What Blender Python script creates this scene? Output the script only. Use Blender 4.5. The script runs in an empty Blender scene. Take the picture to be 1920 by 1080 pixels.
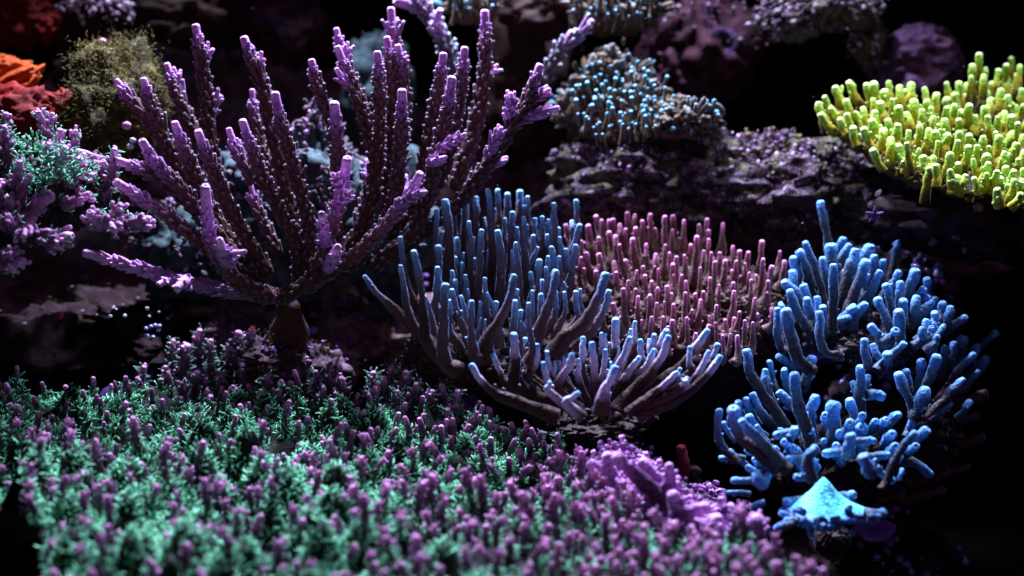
import bpy, math, random
import numpy as np
from mathutils import Vector, Matrix

random.seed(7)
RNG = np.random.default_rng(11)
SC = bpy.context.scene
COL = SC.collection

# ------------------------------------------------------------------ camera
PITCH = math.radians(12.0)
CAM = np.array([0.0, -math.cos(PITCH), math.sin(PITCH)])       # one metre from the focus point at the origin
FPX = 3000.0                                                    # focal length in photograph pixels
cam_data = bpy.data.cameras.new('camera')
cam = bpy.data.objects.new('camera', cam_data)
COL.objects.link(cam)
cam.location = CAM
cam.rotation_euler = (math.pi / 2 - PITCH, 0, 0)
cam_data.sensor_width = 36
cam_data.lens = 36 * FPX / 1920
cam_data.clip_start = 0.01
cam_data.clip_end = 60
cam_data.dof.use_dof = True
cam_data.dof.focus_distance = 1.0
cam_data.dof.aperture_fstop = 4.5
SC.camera = cam

# ------------------------------------------------------------------ world, light, exposure
world = bpy.data.worlds.new('World')
SC.world = world
world.use_nodes = True
bg = world.node_tree.nodes['Background']
bg.inputs['Color'].default_value = (0.34, 0.21, 0.52, 1)
bg.inputs['Strength'].default_value = 0.15

def puck(loc, target, watts, cone, blend, col, rad):
    d = bpy.data.lights.new('aquarium_lamp', 'SPOT')
    d.energy = watts; d.spot_size = math.radians(cone); d.spot_blend = blend
    d.color = col; d.shadow_soft_size = rad
    o = bpy.data.objects.new('aquarium_lamp', d)
    COL.objects.link(o)
    o.location = loc
    o.rotation_euler = (Vector(target) - Vector(loc)).to_track_quat('-Z', 'Y').to_euler()
    return o
LAMPCOL = (0.62, 0.67, 1.0)
puck((-0.18, 0.29, 0.60), (-0.13, 0.00, 0.0), 104, 80, 0.8, LAMPCOL, 0.026)
puck((0.10, 0.31, 0.60), (0.09, 0.03, 0.0), 86, 74, 0.85, LAMPCOL, 0.026)
puck((0.38, 0.12, 0.56), (0.31, 0.06, 0.0), 31, 50, 0.85, LAMPCOL, 0.026)

SC.view_settings.view_transform = 'Standard'
SC.view_settings.look = 'None'
SC.view_settings.gamma = 1
SC.view_settings.use_curve_mapping = False
SC.view_settings.exposure = 0.0
SC.render.engine = 'CYCLES'
SC.cycles.use_denoising = True
SC.cycles.max_bounces = 5
SC.cycles.diffuse_bounces = 3
SC.cycles.sample_clamp_indirect = 4

# ------------------------------------------------------------------ pixels to places and back
FW = np.array([0, math.cos(PITCH), -math.sin(PITCH)])
UP = np.array([0, math.sin(PITCH), math.cos(PITCH)])
RT = np.array([1.0, 0, 0])

def at(px, py, Y):
    d = FW + RT * ((px - 960) / FPX) + UP * ((540 - py) / FPX)
    return CAM + d * ((Y - CAM[1]) / d[1])

def dist(p):
    return float(np.dot(np.asarray(p) - CAM, FW))

def px2m(p):
    return dist(p) / FPX

def proj(P):
    v = np.asarray(P) - CAM
    z = v @ FW
    return 960 + (v @ RT) / z * FPX, 540 - (v @ UP) / z * FPX, z

# ------------------------------------------------------------------ numpy noise
def _hash(i, j, k):
    n = (i * 374761393 + j * 668265263 + k * 2147483647 * 3 + 1274126177) & 0xFFFFFFFF
    n = ((n ^ (n >> 13)) * 1274126177) & 0xFFFFFFFF
    n = ((n ^ (n >> 16)) * 2246822519) & 0xFFFFFFFF
    return ((n ^ (n >> 15)) & 0xFFFF) / 65535.0

def vnoise(p):
    p = np.asarray(p, dtype=np.float64)
    f = np.floor(p); i = f.astype(np.int64); t = p - f
    t = t * t * (3 - 2 * t)
    out = 0
    for a in (0, 1):
        wa = t[:, 0] if a else 1 - t[:, 0]
        for b in (0, 1):
            wb = t[:, 1] if b else 1 - t[:, 1]
            for c in (0, 1):
                wc = t[:, 2] if c else 1 - t[:, 2]
                out = out + wa * wb * wc * _hash(i[:, 0] + a, i[:, 1] + b, i[:, 2] + c)
    return out * 2 - 1

def fbm(p, octs=4, gain=0.5):
    s = 0; a = 1; p = np.asarray(p, dtype=np.float64)
    for o in range(octs):
        s = s + a * vnoise(p + o * 17.3); p = p * 2.03; a *= gain
    return s

# ------------------------------------------------------------------ mesh collector
class MB:
    def __init__(self):
        self.v = []; self.q = []; self.t = []; self.a = []; self.b = []; self.n = 0
    def add(self, v, quads=None, tris=None, tip=None, rim=None):
        v = np.asarray(v, dtype=np.float64)
        m = len(v)
        self.v.append(v)
        if quads is not None and len(quads): self.q.append(np.asarray(quads, dtype=np.int64) + self.n)
        if tris is not None and len(tris): self.t.append(np.asarray(tris, dtype=np.int64) + self.n)
        self.a.append(np.zeros(m) if tip is None else np.broadcast_to(np.asarray(tip, dtype=np.float64), (m,)))
        self.b.append(np.zeros(m) if rim is None else np.broadcast_to(np.asarray(rim, dtype=np.float64), (m,)))
        self.n += m
    def mesh(self, name, mat, origin=(0, 0, 0)):
        me = bpy.data.meshes.new(name)
        v = np.concatenate(self.v) - np.asarray(origin)
        q = np.concatenate(self.q) if self.q else np.zeros((0, 4), np.int64)
        t = np.concatenate(self.t) if self.t else np.zeros((0, 3), np.int64)
        nl = q.size + t.size; nf = len(q) + len(t)
        me.vertices.add(len(v)); me.vertices.foreach_set('co', v.astype(np.float32).ravel())
        me.loops.add(nl)
        me.loops.foreach_set('vertex_index', np.concatenate([q.ravel(), t.ravel()]).astype(np.int32))
        me.polygons.add(nf)
        st = np.concatenate([np.arange(len(q)) * 4, q.size + np.arange(len(t)) * 3]).astype(np.int32)
        me.polygons.foreach_set('loop_start', st)
        me.polygons.foreach_set('use_smooth', np.ones(nf, dtype=bool))
        for nm, arr in (('tip', self.a), ('rim', self.b)):
            at_ = me.attributes.new(nm, 'FLOAT', 'POINT')
            at_.data.foreach_set('value', np.concatenate(arr).astype(np.float32))
        me.materials.append(mat)
        me.update(calc_edges=True)
        me.validate()
        return me
    def obj(self, name, mat, parent=None, kind=None, origin=None):
        org = np.array(parent.location if origin is None and parent is not None else (origin if origin is not None else (0, 0, 0)))
        if parent is not None and parent.get('wl') is not None: org = np.array(parent['wl'])
        o = bpy.data.objects.new(name, self.mesh(name, mat, org))
        COL.objects.link(o)
        if parent is not None: o.parent = parent
        elif origin is not None: o.location = origin
        if kind: o['kind'] = kind
        return o

WL = {}
def thing(name, label, cat, loc, group=None):
    o = bpy.data.objects.new(name, None)
    COL.objects.link(o)
    o.empty_display_size = 0.01
    o.location = tuple(float(x) for x in loc)
    o['label'] = label; o['category'] = cat
    if group: o['group'] = group
    WL[o.name] = np.array(o.location)
    return o

def part(mb, name, mat, root, kind=None):                       # a mesh in world coordinates hung under its thing (or a part of it)
    org = WL[root.name] if root.name in WL else WL[root.parent.name]
    o = bpy.data.objects.new(name, mb.mesh(name, mat, org))
    COL.objects.link(o)
    o.parent = root
    if kind: o['kind'] = kind
    return o

# ------------------------------------------------------------------ shape builders
def spline(pts, n):
    P = np.asarray(pts, dtype=np.float64)
    if len(P) == 2:
        s = np.linspace(0, 1, n)[:, None]
        return P[0] * (1 - s) + P[1] * s
    Q = np.vstack([2 * P[0] - P[1], P, 2 * P[-1] - P[-2]])
    m = len(P) - 1
    out = []
    for u in np.linspace(0, m, n):
        i = min(int(u), m - 1); t = u - i
        a, b, c, d = Q[i], Q[i + 1], Q[i + 2], Q[i + 3]
        out.append(0.5 * (2 * b + (c - a) * t + (2 * a - 5 * b + 4 * c - d) * t * t + (3 * b - a - 3 * c + d) * t ** 3))
    return np.array(out)

def frames(C):
    T = np.gradient(C, axis=0); T /= np.linalg.norm(T, axis=1)[:, None] + 1e-12
    N = np.zeros_like(C)
    r = np.array([0.3, -0.9, 0.1])
    n = r - T[0] * (r @ T[0]); n /= np.linalg.norm(n); N[0] = n
    for i in range(1, len(C)):
        n = N[i - 1] - T[i] * (N[i - 1] @ T[i]); N[i] = n / (np.linalg.norm(n) + 1e-12)
    return T, N, np.cross(T, N)

def ring_quads(rings, sides):
    i = np.arange(rings - 1)[:, None] * sides; j = np.arange(sides)[None, :]
    a = i + j; b = i + (j + 1) % sides
    return np.stack([a, b, b + sides, a + sides], -1).reshape(-1, 4)

def tube(mb, C, R, sides=10, bump=0.06, freq=0.35, dimple=True, t0=0.0, t1=1.0, blunt=0.55, seed=0, closed_base=False):
    """tapered limb along C with radii R: rounded tip with a small cup in its end"""
    C = np.asarray(C); n = len(C)
    T, N, B = frames(C)
    s = np.linspace(t0, t1, n)
    # cap: rings rounding over the last point
    cc = [C]; rr = [np.asarray(R)]; ss = [s]; TT = [T]; NN = [N]; BB = [B]; rim = [np.zeros(n)]
    r = R[-1]
    caps = [(0.30, 0.95, 0), (0.55, 0.80, 0), (0.72, 0.55, 0.5)]
    caps += [(0.70, 0.34, 1), (0.45, 0.20, 0.2)] if dimple else [(0.80, 0.25, 0.2)]
    for dz, k, rm in caps:
        cc.append((C[-1] + T[-1] * r * dz * blunt * 1.5)[None]); rr.append(np.array([r * k])); ss.append(np.array([t1]))
        TT.append(T[-1:]); NN.append(N[-1:]); BB.append(B[-1:]); rim.append(np.array([rm]))
    cc = np.concatenate(cc); rr = np.concatenate(rr); ss = np.concatenate(ss); NN = np.concatenate(NN); BB = np.concatenate(BB); rim = np.concatenate(rim)
    m = len(cc)
    th = np.arange(sides) / sides * 2 * np.pi
    D = NN[:, None, :] * np.cos(th)[None, :, None] + BB[:, None, :] * np.sin(th)[None, :, None]
    rad = np.repeat(rr[:, None], sides, 1)
    if bump:
        q = (cc[:, None, :] + D * rr[:, None, None]).reshape(-1, 3) / (np.mean(R) * 2) * (freq * 3) + seed * 7.7
        rad = rad * (1 + bump * 1.6 * fbm(q, 3).reshape(m, sides))
    V = (cc[:, None, :] + D * rad[:, :, None]).reshape(-1, 3)
    V = np.vstack([V, (cc[-1] - 0 * T[-1])[None]])
    Q = ring_quads(m, sides)
    k = (m - 1) * sides
    tr = [[k + j, k + (j + 1) % sides, m * sides] for j in range(sides)]
    mb.add(V, Q, tr, np.append(np.repeat(ss, sides), t1), np.append(np.repeat(rim, sides), 0.1))
    return T, N, B

def cup_template(sides=6, flare=0.9):
    """small tubular cup of a coral polyp, pointing +z, unit length, unit base radius"""
    rings = [(-0.3, 1.15, 0, 0), (0.35, 1.0, .3, 0), (0.86, flare, 1, .35), (1.0, flare * 0.80, 1, 1), (0.93, flare * 0.55, 1, .7), (0.72, flare * 0.3, .5, 0)]
    th = np.arange(sides) / sides * 2 * np.pi
    V = []; a = []; b = []
    for z, r, t, rm in rings:
        for x in th: V.append((math.cos(x) * r, math.sin(x) * r, z)); a.append(t); b.append(rm)
    Q = ring_quads(len(rings), sides)
    k = (len(rings) - 1) * sides
    return np.array(V), Q, np.array([[k, k + j, k + j + 1] for j in range(1, sides - 1)]), np.array(a), np.array(b)

def hair_template(bend=0.5, sides=3, segs=3, r=0.13, hook=0.0):
    V = []; a = []
    for i in range(segs + 1):
        u = i / segs
        rr = r * (1 - 0.55 * u)
        x = bend * u * u - hook * max(0, u - 0.5) ** 2 * 4 * 0.3
        for j in range(sides):
            th = j / sides * 2 * math.pi
            V.append((x + rr * math.cos(th), rr * math.sin(th), u * (1 - hook * 0.35 * u))); a.append(u)
    Q = ring_quads(segs + 1, sides)
    k = segs * sides
    return np.array(V), Q, np.array([[k, k + 1, k + 2]]), np.array(a), np.zeros(len(V))

def lump_template(n=5, m=7, seed=1, amp=0.3):
    V = []; 
    for i in range(n):
        ph = math.pi * (i + 0.35) / n
        for j in range(m):
            th = j / m * 2 * math.pi
            V.append((math.sin(ph) * math.cos(th), math.sin(ph) * math.sin(th), math.cos(ph)))
    V = np.array(V)
    V = V * (1 + amp * fbm(V * 1.7 + seed * 5.1, 2))[:, None]
    Q = ring_quads(n, m)[:, ::-1]
    tr = [[0, j, j + 1] for j in range(1, m - 1)] + [[(n - 1) * m + j + 1, (n - 1) * m + j, (n - 1) * m] for j in range(1, m - 1)]
    return V, Q, np.array(tr), np.clip(V[:, 2] * .5 + .5, 0, 1), np.zeros(len(V))

def scatter(mb, tpl, P, Z, L, Rr, spin=None, tip=None, X=None):
    """copies of a template at points P with axis Z, length L, radius Rr"""
    V, Q, T, a, b = tpl
    P = np.asarray(P); Z = np.asarray(Z); k = len(P)
    if k == 0: return
    Z = Z / (np.linalg.norm(Z, axis=1)[:, None] + 1e-12)
    if X is None:
        w = RNG.normal(size=(k, 3))
        X = w
    X = X - Z * np.sum(X * Z, 1)[:, None]; X = X / (np.linalg.norm(X, axis=1)[:, None] + 1e-12)
    Y = np.cross(Z, X)
    L = np.broadcast_to(L, (k,)); Rr = np.broadcast_to(Rr, (k,))
    W = (P[:, None, :] + X[:, None, :] * (V[None, :, 0:1] * Rr[:, None, None]) + Y[:, None, :] * (V[None, :, 1:2] * Rr[:, None, None])
         + Z[:, None, :] * (V[None, :, 2:3] * L[:, None, None])).reshape(-1, 3)
    off = (np.arange(k) * len(V))[:, None, None]
    QQ = (Q[None] + off).reshape(-1, 4) if len(Q) else None
    TT = (T[None] + off).reshape(-1, 3) if len(T) else None
    A = np.tile(a, k) if tip is None else np.repeat(np.broadcast_to(tip, (k,)), len(V))
    mb.add(W, QQ, TT, A, np.tile(b, k))

# ------------------------------------------------------------------ materials
def node(nt, typ, **kw):
    n = nt.nodes.new(typ)
    for k, v in kw.items(): setattr(n, k, v)
    return n

def ramp(nt, stops):
    n = nt.nodes.new('ShaderNodeValToRGB')
    e = n.color_ramp.elements
    while len(e) < len(stops): e.new(0.5)
    for x, (p, c) in zip(e, stops): x.position = p; x.color = (*c, 1)
    return n

def coral_mat(name, stops, rimcol=(0.75, 0.7, 0.85), rimw=0.6, sheen=0.4, sheencol=(0.6, 0.75, 1), rough=0.55, scale=520, bump=0.5, mottle=0.3, spec=0.16, sss=0.0):
    """tissue pigment runs from base to growing tip along the 'tip' attribute"""
    m = bpy.data.materials.new(name); m.use_nodes = True
    nt = m.node_tree; b = nt.nodes['Principled BSDF']; L = nt.links.new
    a = node(nt, 'ShaderNodeAttribute', attribute_name='tip')
    tc = node(nt, 'ShaderNodeTexCoord')
    nz = node(nt, 'ShaderNodeTexNoise'); nz.inputs['Scale'].default_value = scale * 0.2; nz.inputs['Detail'].default_value = 3
    L(tc.outputs['Object'], nz.inputs['Vector'])
    ma = node(nt, 'ShaderNodeMath', operation='MULTIPLY_ADD'); L(nz.outputs['Fac'], ma.inputs[0]); ma.inputs[1].default_value = 0.22; 
    sub = node(nt, 'ShaderNodeMath', operation='SUBTRACT'); L(a.outputs['Fac'], sub.inputs[0]); sub.inputs[1].default_value = 0.11
    L(sub.outputs[0], ma.inputs[2])
    r = ramp(nt, stops); L(ma.outputs[0], r.inputs[0])
    hv = node(nt, 'ShaderNodeTexNoise'); hv.inputs['Scale'].default_value = scale; hv.inputs['Detail'].default_value = 2
    L(tc.outputs['Object'], hv.inputs['Vector'])
    mr = node(nt, 'ShaderNodeMapRange'); L(hv.outputs['Fac'], mr.inputs['Value'])
    mr.inputs['From Min'].default_value = 0.3; mr.inputs['From Max'].default_value = 0.7
    mr.inputs['To Min'].default_value = 1 - mottle; mr.inputs['To Max'].default_value = 1 + mottle
    mul = node(nt, 'ShaderNodeVectorMath', operation='SCALE'); L(r.outputs[0], mul.inputs[0]); L(mr.outputs[0], mul.inputs['Scale'])
    rim = node(nt, 'ShaderNodeAttribute', attribute_name='rim')
    rm = node(nt, 'ShaderNodeMath', operation='MULTIPLY'); L(rim.outputs['Fac'], rm.inputs[0]); rm.inputs[1].default_value = rimw
    mx = node(nt, 'ShaderNodeMix', data_type='RGBA'); L(rm.outputs[0], mx.inputs['Factor']); L(mul.outputs[0], mx.inputs['A']); mx.inputs['B'].default_value = (*rimcol, 1)
    L(mx.outputs['Result'], b.inputs['Base Color'])
    b.inputs['Roughness'].default_value = rough
    b.inputs['Specular IOR Level'].default_value = spec
    b.inputs['Sheen Weight'].default_value = sheen
    b.inputs['Sheen Roughness'].default_value = 0.24
    b.inputs['Sheen Tint'].default_value = (*sheencol, 1)
    if sss:
        b.inputs['Subsurface Weight'].default_value = sss
        b.inputs['Subsurface Radius'].default_value = (1, .8, .9)
        b.inputs['Subsurface Scale'].default_value = 0.003
    bp = node(nt, 'ShaderNodeBump'); bp.inputs['Strength'].default_value = bump; bp.inputs['Distance'].default_value = 0.0018
    L(hv.outputs['Fac'], bp.inputs['Height']); L(bp.outputs[0], b.inputs['Normal'])
    return m

def rock_mat(name, stops, scale=60, spec=0.12, bump=0.8, patch=None, patch_amt=0.5, speck=None, rough=0.7):
    m = bpy.data.materials.new(name); m.use_nodes = True
    nt = m.node_tree; b = nt.nodes['Principled BSDF']; L = nt.links.new
    tc = node(nt, 'ShaderNodeTexCoord')
    n1 = node(nt, 'ShaderNodeTexNoise'); n1.inputs['Scale'].default_value = scale; n1.inputs['Detail'].default_value = 8; n1.inputs['Roughness'].default_value = 0.68
    L(tc.outputs['Object'], n1.inputs['Vector'])
    r = ramp(nt, stops); L(n1.outputs['Fac'], r.inputs[0])
    col = r.outputs[0]
    if patch:
        n2 = node(nt, 'ShaderNodeTexNoise'); n2.inputs['Scale'].default_value = scale * 0.6; n2.inputs['Detail'].default_value = 5
        mp = node(nt, 'ShaderNodeMapping'); mp.inputs['Location'].default_value = (3.1, 1.7, 5.3); L(tc.outputs['Object'], mp.inputs[0]); L(mp.outputs[0], n2.inputs['Vector'])
        r2 = ramp(nt, [(patch_amt, (0, 0, 0)), (min(1, patch_amt + 0.08), (1, 1, 1))]); L(n2.outputs['Fac'], r2.inputs[0])
        mx = node(nt, 'ShaderNodeMix', data_type='RGBA'); L(r2.outputs[0], mx.inputs['Factor']); L(col, mx.inputs['A']); mx.inputs['B'].default_value = (*patch, 1)
        col = mx.outputs['Result']
    if speck:
        v = node(nt, 'ShaderNodeTexVoronoi'); v.inputs['Scale'].default_value = scale * 5; L(tc.outputs['Object'], v.inputs['Vector'])
        r3 = ramp(nt, [(0.12, (1, 1, 1)), (0.22, (0, 0, 0))]); L(v.outputs['Distance'], r3.inputs[0])
        sep = node(nt, 'ShaderNodeMath', operation='MULTIPLY'); L(r3.outputs[0], sep.inputs[0]); sep.inputs[1].default_value = 0.8
        mx = node(nt, 'ShaderNodeMix', data_type='RGBA'); L(sep.outputs[0], mx.inputs['Factor']); L(col, mx.inputs['A']); mx.inputs['B'].default_value = (*speck, 1)
        col = mx.outputs['Result']
    L(col, b.inputs['Base Color'])
    b.inputs['Roughness'].default_value = rough
    b.inputs['Specular IOR Level'].default_value = spec
    bp = node(nt, 'ShaderNodeBump'); bp.inputs['Strength'].default_value = bump; bp.inputs['Distance'].default_value = 0.004
    L(n1.outputs['Fac'], bp.inputs['Height']); L(bp.outputs[0], b.inputs['Normal'])
    return m

BROWN = (0.055, 0.026, 0.022)
M = {}
M['stag'] = coral_mat('purple staghorn tissue', [(0.0, (0.055, 0.022, 0.014)), (0.40, (0.078, 0.032, 0.026)), (0.64, (0.125, 0.054, 0.066)), (0.86, (0.38, 0.165, 0.42)), (1.0, (0.74, 0.36, 0.68))], rimcol=(0.42, 0.34, 0.44), rimw=.38, sheen=0.16, sheencol=(.4, .45, 1), spec=.1)
M['stagback'] = coral_mat('dim staghorn tissue', [(0.0, (0.05, 0.05, 0.05)), (0.7, (0.08, 0.05, 0.06)), (0.9, (0.30, 0.14, 0.32)), (1.0, (0.62, 0.28, 0.58))], rimcol=(0.5, 0.6, 0.65), rimw=.7, sheen=.3)
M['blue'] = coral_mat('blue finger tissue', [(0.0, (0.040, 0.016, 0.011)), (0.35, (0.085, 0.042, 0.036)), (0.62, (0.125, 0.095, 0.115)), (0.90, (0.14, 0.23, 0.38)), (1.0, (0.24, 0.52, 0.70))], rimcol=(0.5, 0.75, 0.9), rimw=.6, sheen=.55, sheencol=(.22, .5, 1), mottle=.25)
M['lilac'] = coral_mat('lilac finger tissue', [(0.0, (0.030, 0.012, 0.007)), (0.30, (0.060, 0.028, 0.020)), (0.50, (0.46, 0.38, 0.50)), (0.85, (0.50, 0.54, 0.76)), (1.0, (0.18, 0.46, 0.80))], rimcol=(0.5, 0.75, 0.95), rimw=.6, sheen=.5, sheencol=(.3, .5, 1), mottle=.22)  # lilac pigment; pale uppers and dark feet also paint in overhead light
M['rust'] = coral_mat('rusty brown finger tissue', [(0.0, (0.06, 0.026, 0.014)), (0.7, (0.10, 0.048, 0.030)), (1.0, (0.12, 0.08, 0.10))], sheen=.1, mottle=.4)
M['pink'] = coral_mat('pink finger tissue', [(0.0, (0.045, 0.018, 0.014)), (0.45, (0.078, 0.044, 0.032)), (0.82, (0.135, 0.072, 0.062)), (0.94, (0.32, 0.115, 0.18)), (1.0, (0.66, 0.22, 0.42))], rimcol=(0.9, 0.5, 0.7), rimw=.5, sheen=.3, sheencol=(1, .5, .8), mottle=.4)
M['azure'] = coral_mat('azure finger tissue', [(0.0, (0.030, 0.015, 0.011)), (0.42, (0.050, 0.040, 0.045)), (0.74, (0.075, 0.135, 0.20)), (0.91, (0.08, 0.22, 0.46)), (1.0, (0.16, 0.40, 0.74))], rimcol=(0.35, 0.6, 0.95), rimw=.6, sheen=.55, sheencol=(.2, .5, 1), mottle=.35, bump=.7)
M['cyan'] = coral_mat('cyan plate tissue', [(0.0, (0.16, 0.84, 0.92)), (0.45, (0.12, 0.66, 0.92)), (1.0, (0.18, 0.34, 0.86))], rimcol=(.5, .9, 1), rimw=.5, sheen=.3, scale=600)  # bright colour stands in for the plate's fluorescent glow, nothing emits
M['green'] = coral_mat('yellow green finger tissue', [(0.0, (0.030, 0.016, 0.005)), (0.28, (0.15, 0.11, 0.010)), (0.58, (0.40, 0.33, 0.018)), (0.84, (0.28, 0.46, 0.040)), (1.0, (0.50, 0.74, 0.16))], rimcol=(.9, 1, .6), rimw=.6, sheen=.15, sheencol=(.8, 1, .5), mottle=.4)
M['branchlet'] = coral_mat('purple tipped branchlet tissue', [(0.0, (0.028, 0.016, 0.016)), (0.45, (0.060, 0.030, 0.045)), (0.8, (0.15, 0.065, 0.145)), (1.0, (0.60, 0.23, 0.46))], rimcol=(.9, .6, .85), rimw=.4, sheen=.15, sheencol=(.8, .6, 1))
M['pinkbranch'] = coral_mat('pink violet branch tissue', [(0.0, (0.035, 0.018, 0.026)), (0.4, (0.10, 0.042, 0.075)), (0.8, (0.38, 0.15, 0.32)), (1.0, (0.75, 0.36, 0.66))], rimcol=(.9, .6, .9), sheen=.3)
M['polyp'] = coral_mat('mint green polyp', [(0.0, (0.02, 0.10, 0.04)), (0.5, (0.09, 0.48, 0.22)), (1.0, (0.36, 0.95, 0.54))], sheen=0, rough=.5, bump=0, spec=.3)
M['shadedpolyp'] = coral_mat('shade painted polyp', [(0.0, (0.02, 0.05, 0.03)), (0.6, (0.06, 0.16, 0.10)), (1.0, (0.28, 0.48, 0.36))], sheen=0, rough=.5, bump=0, spec=.3)  # polyp green darkened to paint in the shade on the back tufts
M['palepolyp'] = coral_mat('pale polyp hair', [(0.0, (0.2, 0.25, 0.22)), (1.0, (0.65, 0.72, 0.66))], sheen=.1, rough=.4, bump=0, spec=.5)
M['carpetbase'] = coral_mat('dark encrusting tissue', [(0.0, (0.010, 0.009, 0.008)), (1.0, (0.012, 0.018, 0.012))], sheen=0, spec=.05, mottle=.5)
M['magenta'] = coral_mat('magenta encrusting tissue', [(0.0, (0.07, 0.02, 0.07)), (0.45, (0.28, 0.10, 0.30)), (1.0, (0.60, 0.29, 0.64))], rimcol=(.9, .6, .95), sheen=.2, sheencol=(.7, .5, 1), mottle=.6, scale=420, bump=.9)
M['violet'] = coral_mat('dim violet plate tissue', [(0.0, (0.07, 0.025, 0.10)), (1.0, (0.20, 0.08, 0.32))], sheen=.15, mottle=.3)
M['teal'] = coral_mat('teal tipped polyp tissue', [(0.0, (0.045, 0.028, 0.014)), (0.6, (0.11, 0.07, 0.036)), (0.92, (0.09, 0.12, 0.12)), (1.0, (0.10, 0.36, 0.46))], sheen=.1)
M['redsponge'] = rock_mat('red sponge flesh', [(0.3, (0.06, 0.004, 0.003)), (0.6, (0.22, 0.014, 0.009)), (0.8, (0.38, 0.04, 0.02))], scale=40, bump=.4)
M['orange'] = rock_mat('orange sponge flesh', [(0.3, (0.12, 0.010, 0.004)), (0.55, (0.42, 0.07, 0.008)), (0.8, (0.20, 0.025, 0.006))], scale=70, bump=.5)
M['redpiece'] = rock_mat('wine red tube flesh', [(0.3, (0.12, 0.01, 0.015)), (0.6, (0.32, 0.03, 0.05)), (0.8, (0.45, 0.12, 0.12))], scale=150, speck=(.5, .3, .35))
M['darkrock'] = rock_mat('dark reef rock', [(0.3, (0.006, 0.003, 0.003)), (0.5, (0.020, 0.010, 0.010)), (0.6, (0.035, 0.018, 0.026)), (0.75, (0.018, 0.012, 0.006))], scale=70, spec=.05)
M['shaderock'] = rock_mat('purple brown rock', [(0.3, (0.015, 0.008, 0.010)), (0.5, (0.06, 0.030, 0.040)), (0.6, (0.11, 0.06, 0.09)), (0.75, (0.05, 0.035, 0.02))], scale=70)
M['backreef'] = rock_mat('crusted back reef rock', [(0.3, (0.04, 0.022, 0.022)), (0.46, (0.14, 0.075, 0.065)), (0.55, (0.30, 0.17, 0.20)), (0.63, (0.12, 0.09, 0.05)), (0.75, (0.26, 0.10, 0.09))], scale=40, patch=(.10, .13, .12), patch_amt=.57)
M['brownrock'] = rock_mat('brown reef rock', [(0.3, (0.010, 0.005, 0.004)), (0.55, (0.030, 0.014, 0.010)), (0.75, (0.06, 0.032, 0.024))], scale=45)
M['crustrock'] = rock_mat('coralline crusted rock', [(0.36, (0.008, 0.004, 0.006)), (0.47, (0.026, 0.011, 0.017)), (0.54, (0.075, 0.038, 0.060)), (0.585, (0.03, 0.02, 0.012)), (0.64, (0.52, 0.40, 0.56)), (0.73, (0.14, 0.03, 0.06))], scale=110, patch=(0.07, 0.07, 0.03), patch_amt=.52, speck=(.6, .55, .65))
M['purplerock'] = rock_mat('purple coralline rock', [(0.34, (0.015, 0.006, 0.018)), (0.5, (0.075, 0.032, 0.075)), (0.60, (0.16, 0.07, 0.14)), (0.72, (0.03, 0.012, 0.03))], scale=55, patch=(.13, .06, .05), patch_amt=.6)
M['redrock'] = rock_mat('dark wine red rock', [(0.35, (0.008, 0.003, 0.005)), (0.52, (0.040, 0.009, 0.015)), (0.60, (0.07, 0.02, 0.04)), (0.72, (0.02, 0.008, 0.012))], scale=60, patch=(.05, .025, .07), patch_amt=.58)
M['mossrock'] = rock_mat('olive algae rock', [(0.3, (0.010, 0.009, 0.004)), (0.5, (0.045, 0.038, 0.010)), (0.62, (0.13, 0.10, 0.02)), (0.78, (0.03, 0.022, 0.012))], scale=110, speck=(.32, .25, .07))
M['tealrock'] = rock_mat('grey teal crusted rock', [(0.3, (0.010, 0.015, 0.016)), (0.5, (0.035, 0.058, 0.060)), (0.65, (0.07, 0.11, 0.11)), (0.8, (0.03, 0.024, 0.026))], scale=90)
M['moss'] = coral_mat('olive moss tuft', [(0.0, (0.03, 0.026, 0.006)), (1.0, (0.20, 0.16, 0.03))], sheen=0, bump=0, mottle=.6, scale=60)
M['crustbits'] = coral_mat('pale crust bit', [(0.0, (0.04, 0.022, 0.03)), (0.6, (0.14, 0.085, 0.12)), (1.0, (0.42, 0.36, 0.40))], sheen=.1, rough=.7, spec=.1, scale=300, mottle=.7)
M['glossblue'] = coral_mat('glossy violet bead', [(0.0, (0.06, 0.05, 0.14)), (1.0, (0.30, 0.28, 0.55))], sheen=0, rough=.12, spec=.8, bump=0)
M['white'] = coral_mat('glossy white shell', [(0.0, (0.45, 0.45, 0.5)), (1.0, (0.8, 0.8, 0.85))], sheen=0, rough=.15, spec=.7, bump=0)
M['wall'] = rock_mat('dark back panel', [(0.3, (0.004, 0.004, 0.006)), (0.7, (0.008, 0.008, 0.012))], scale=8, bump=.1)
M['sand'] = rock_mat('dark tank sand', [(0.3, (0.003, 0.002, 0.0015)), (0.7, (0.012, 0.008, 0.006))], scale=160, bump=.6, spec=.03)

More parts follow.
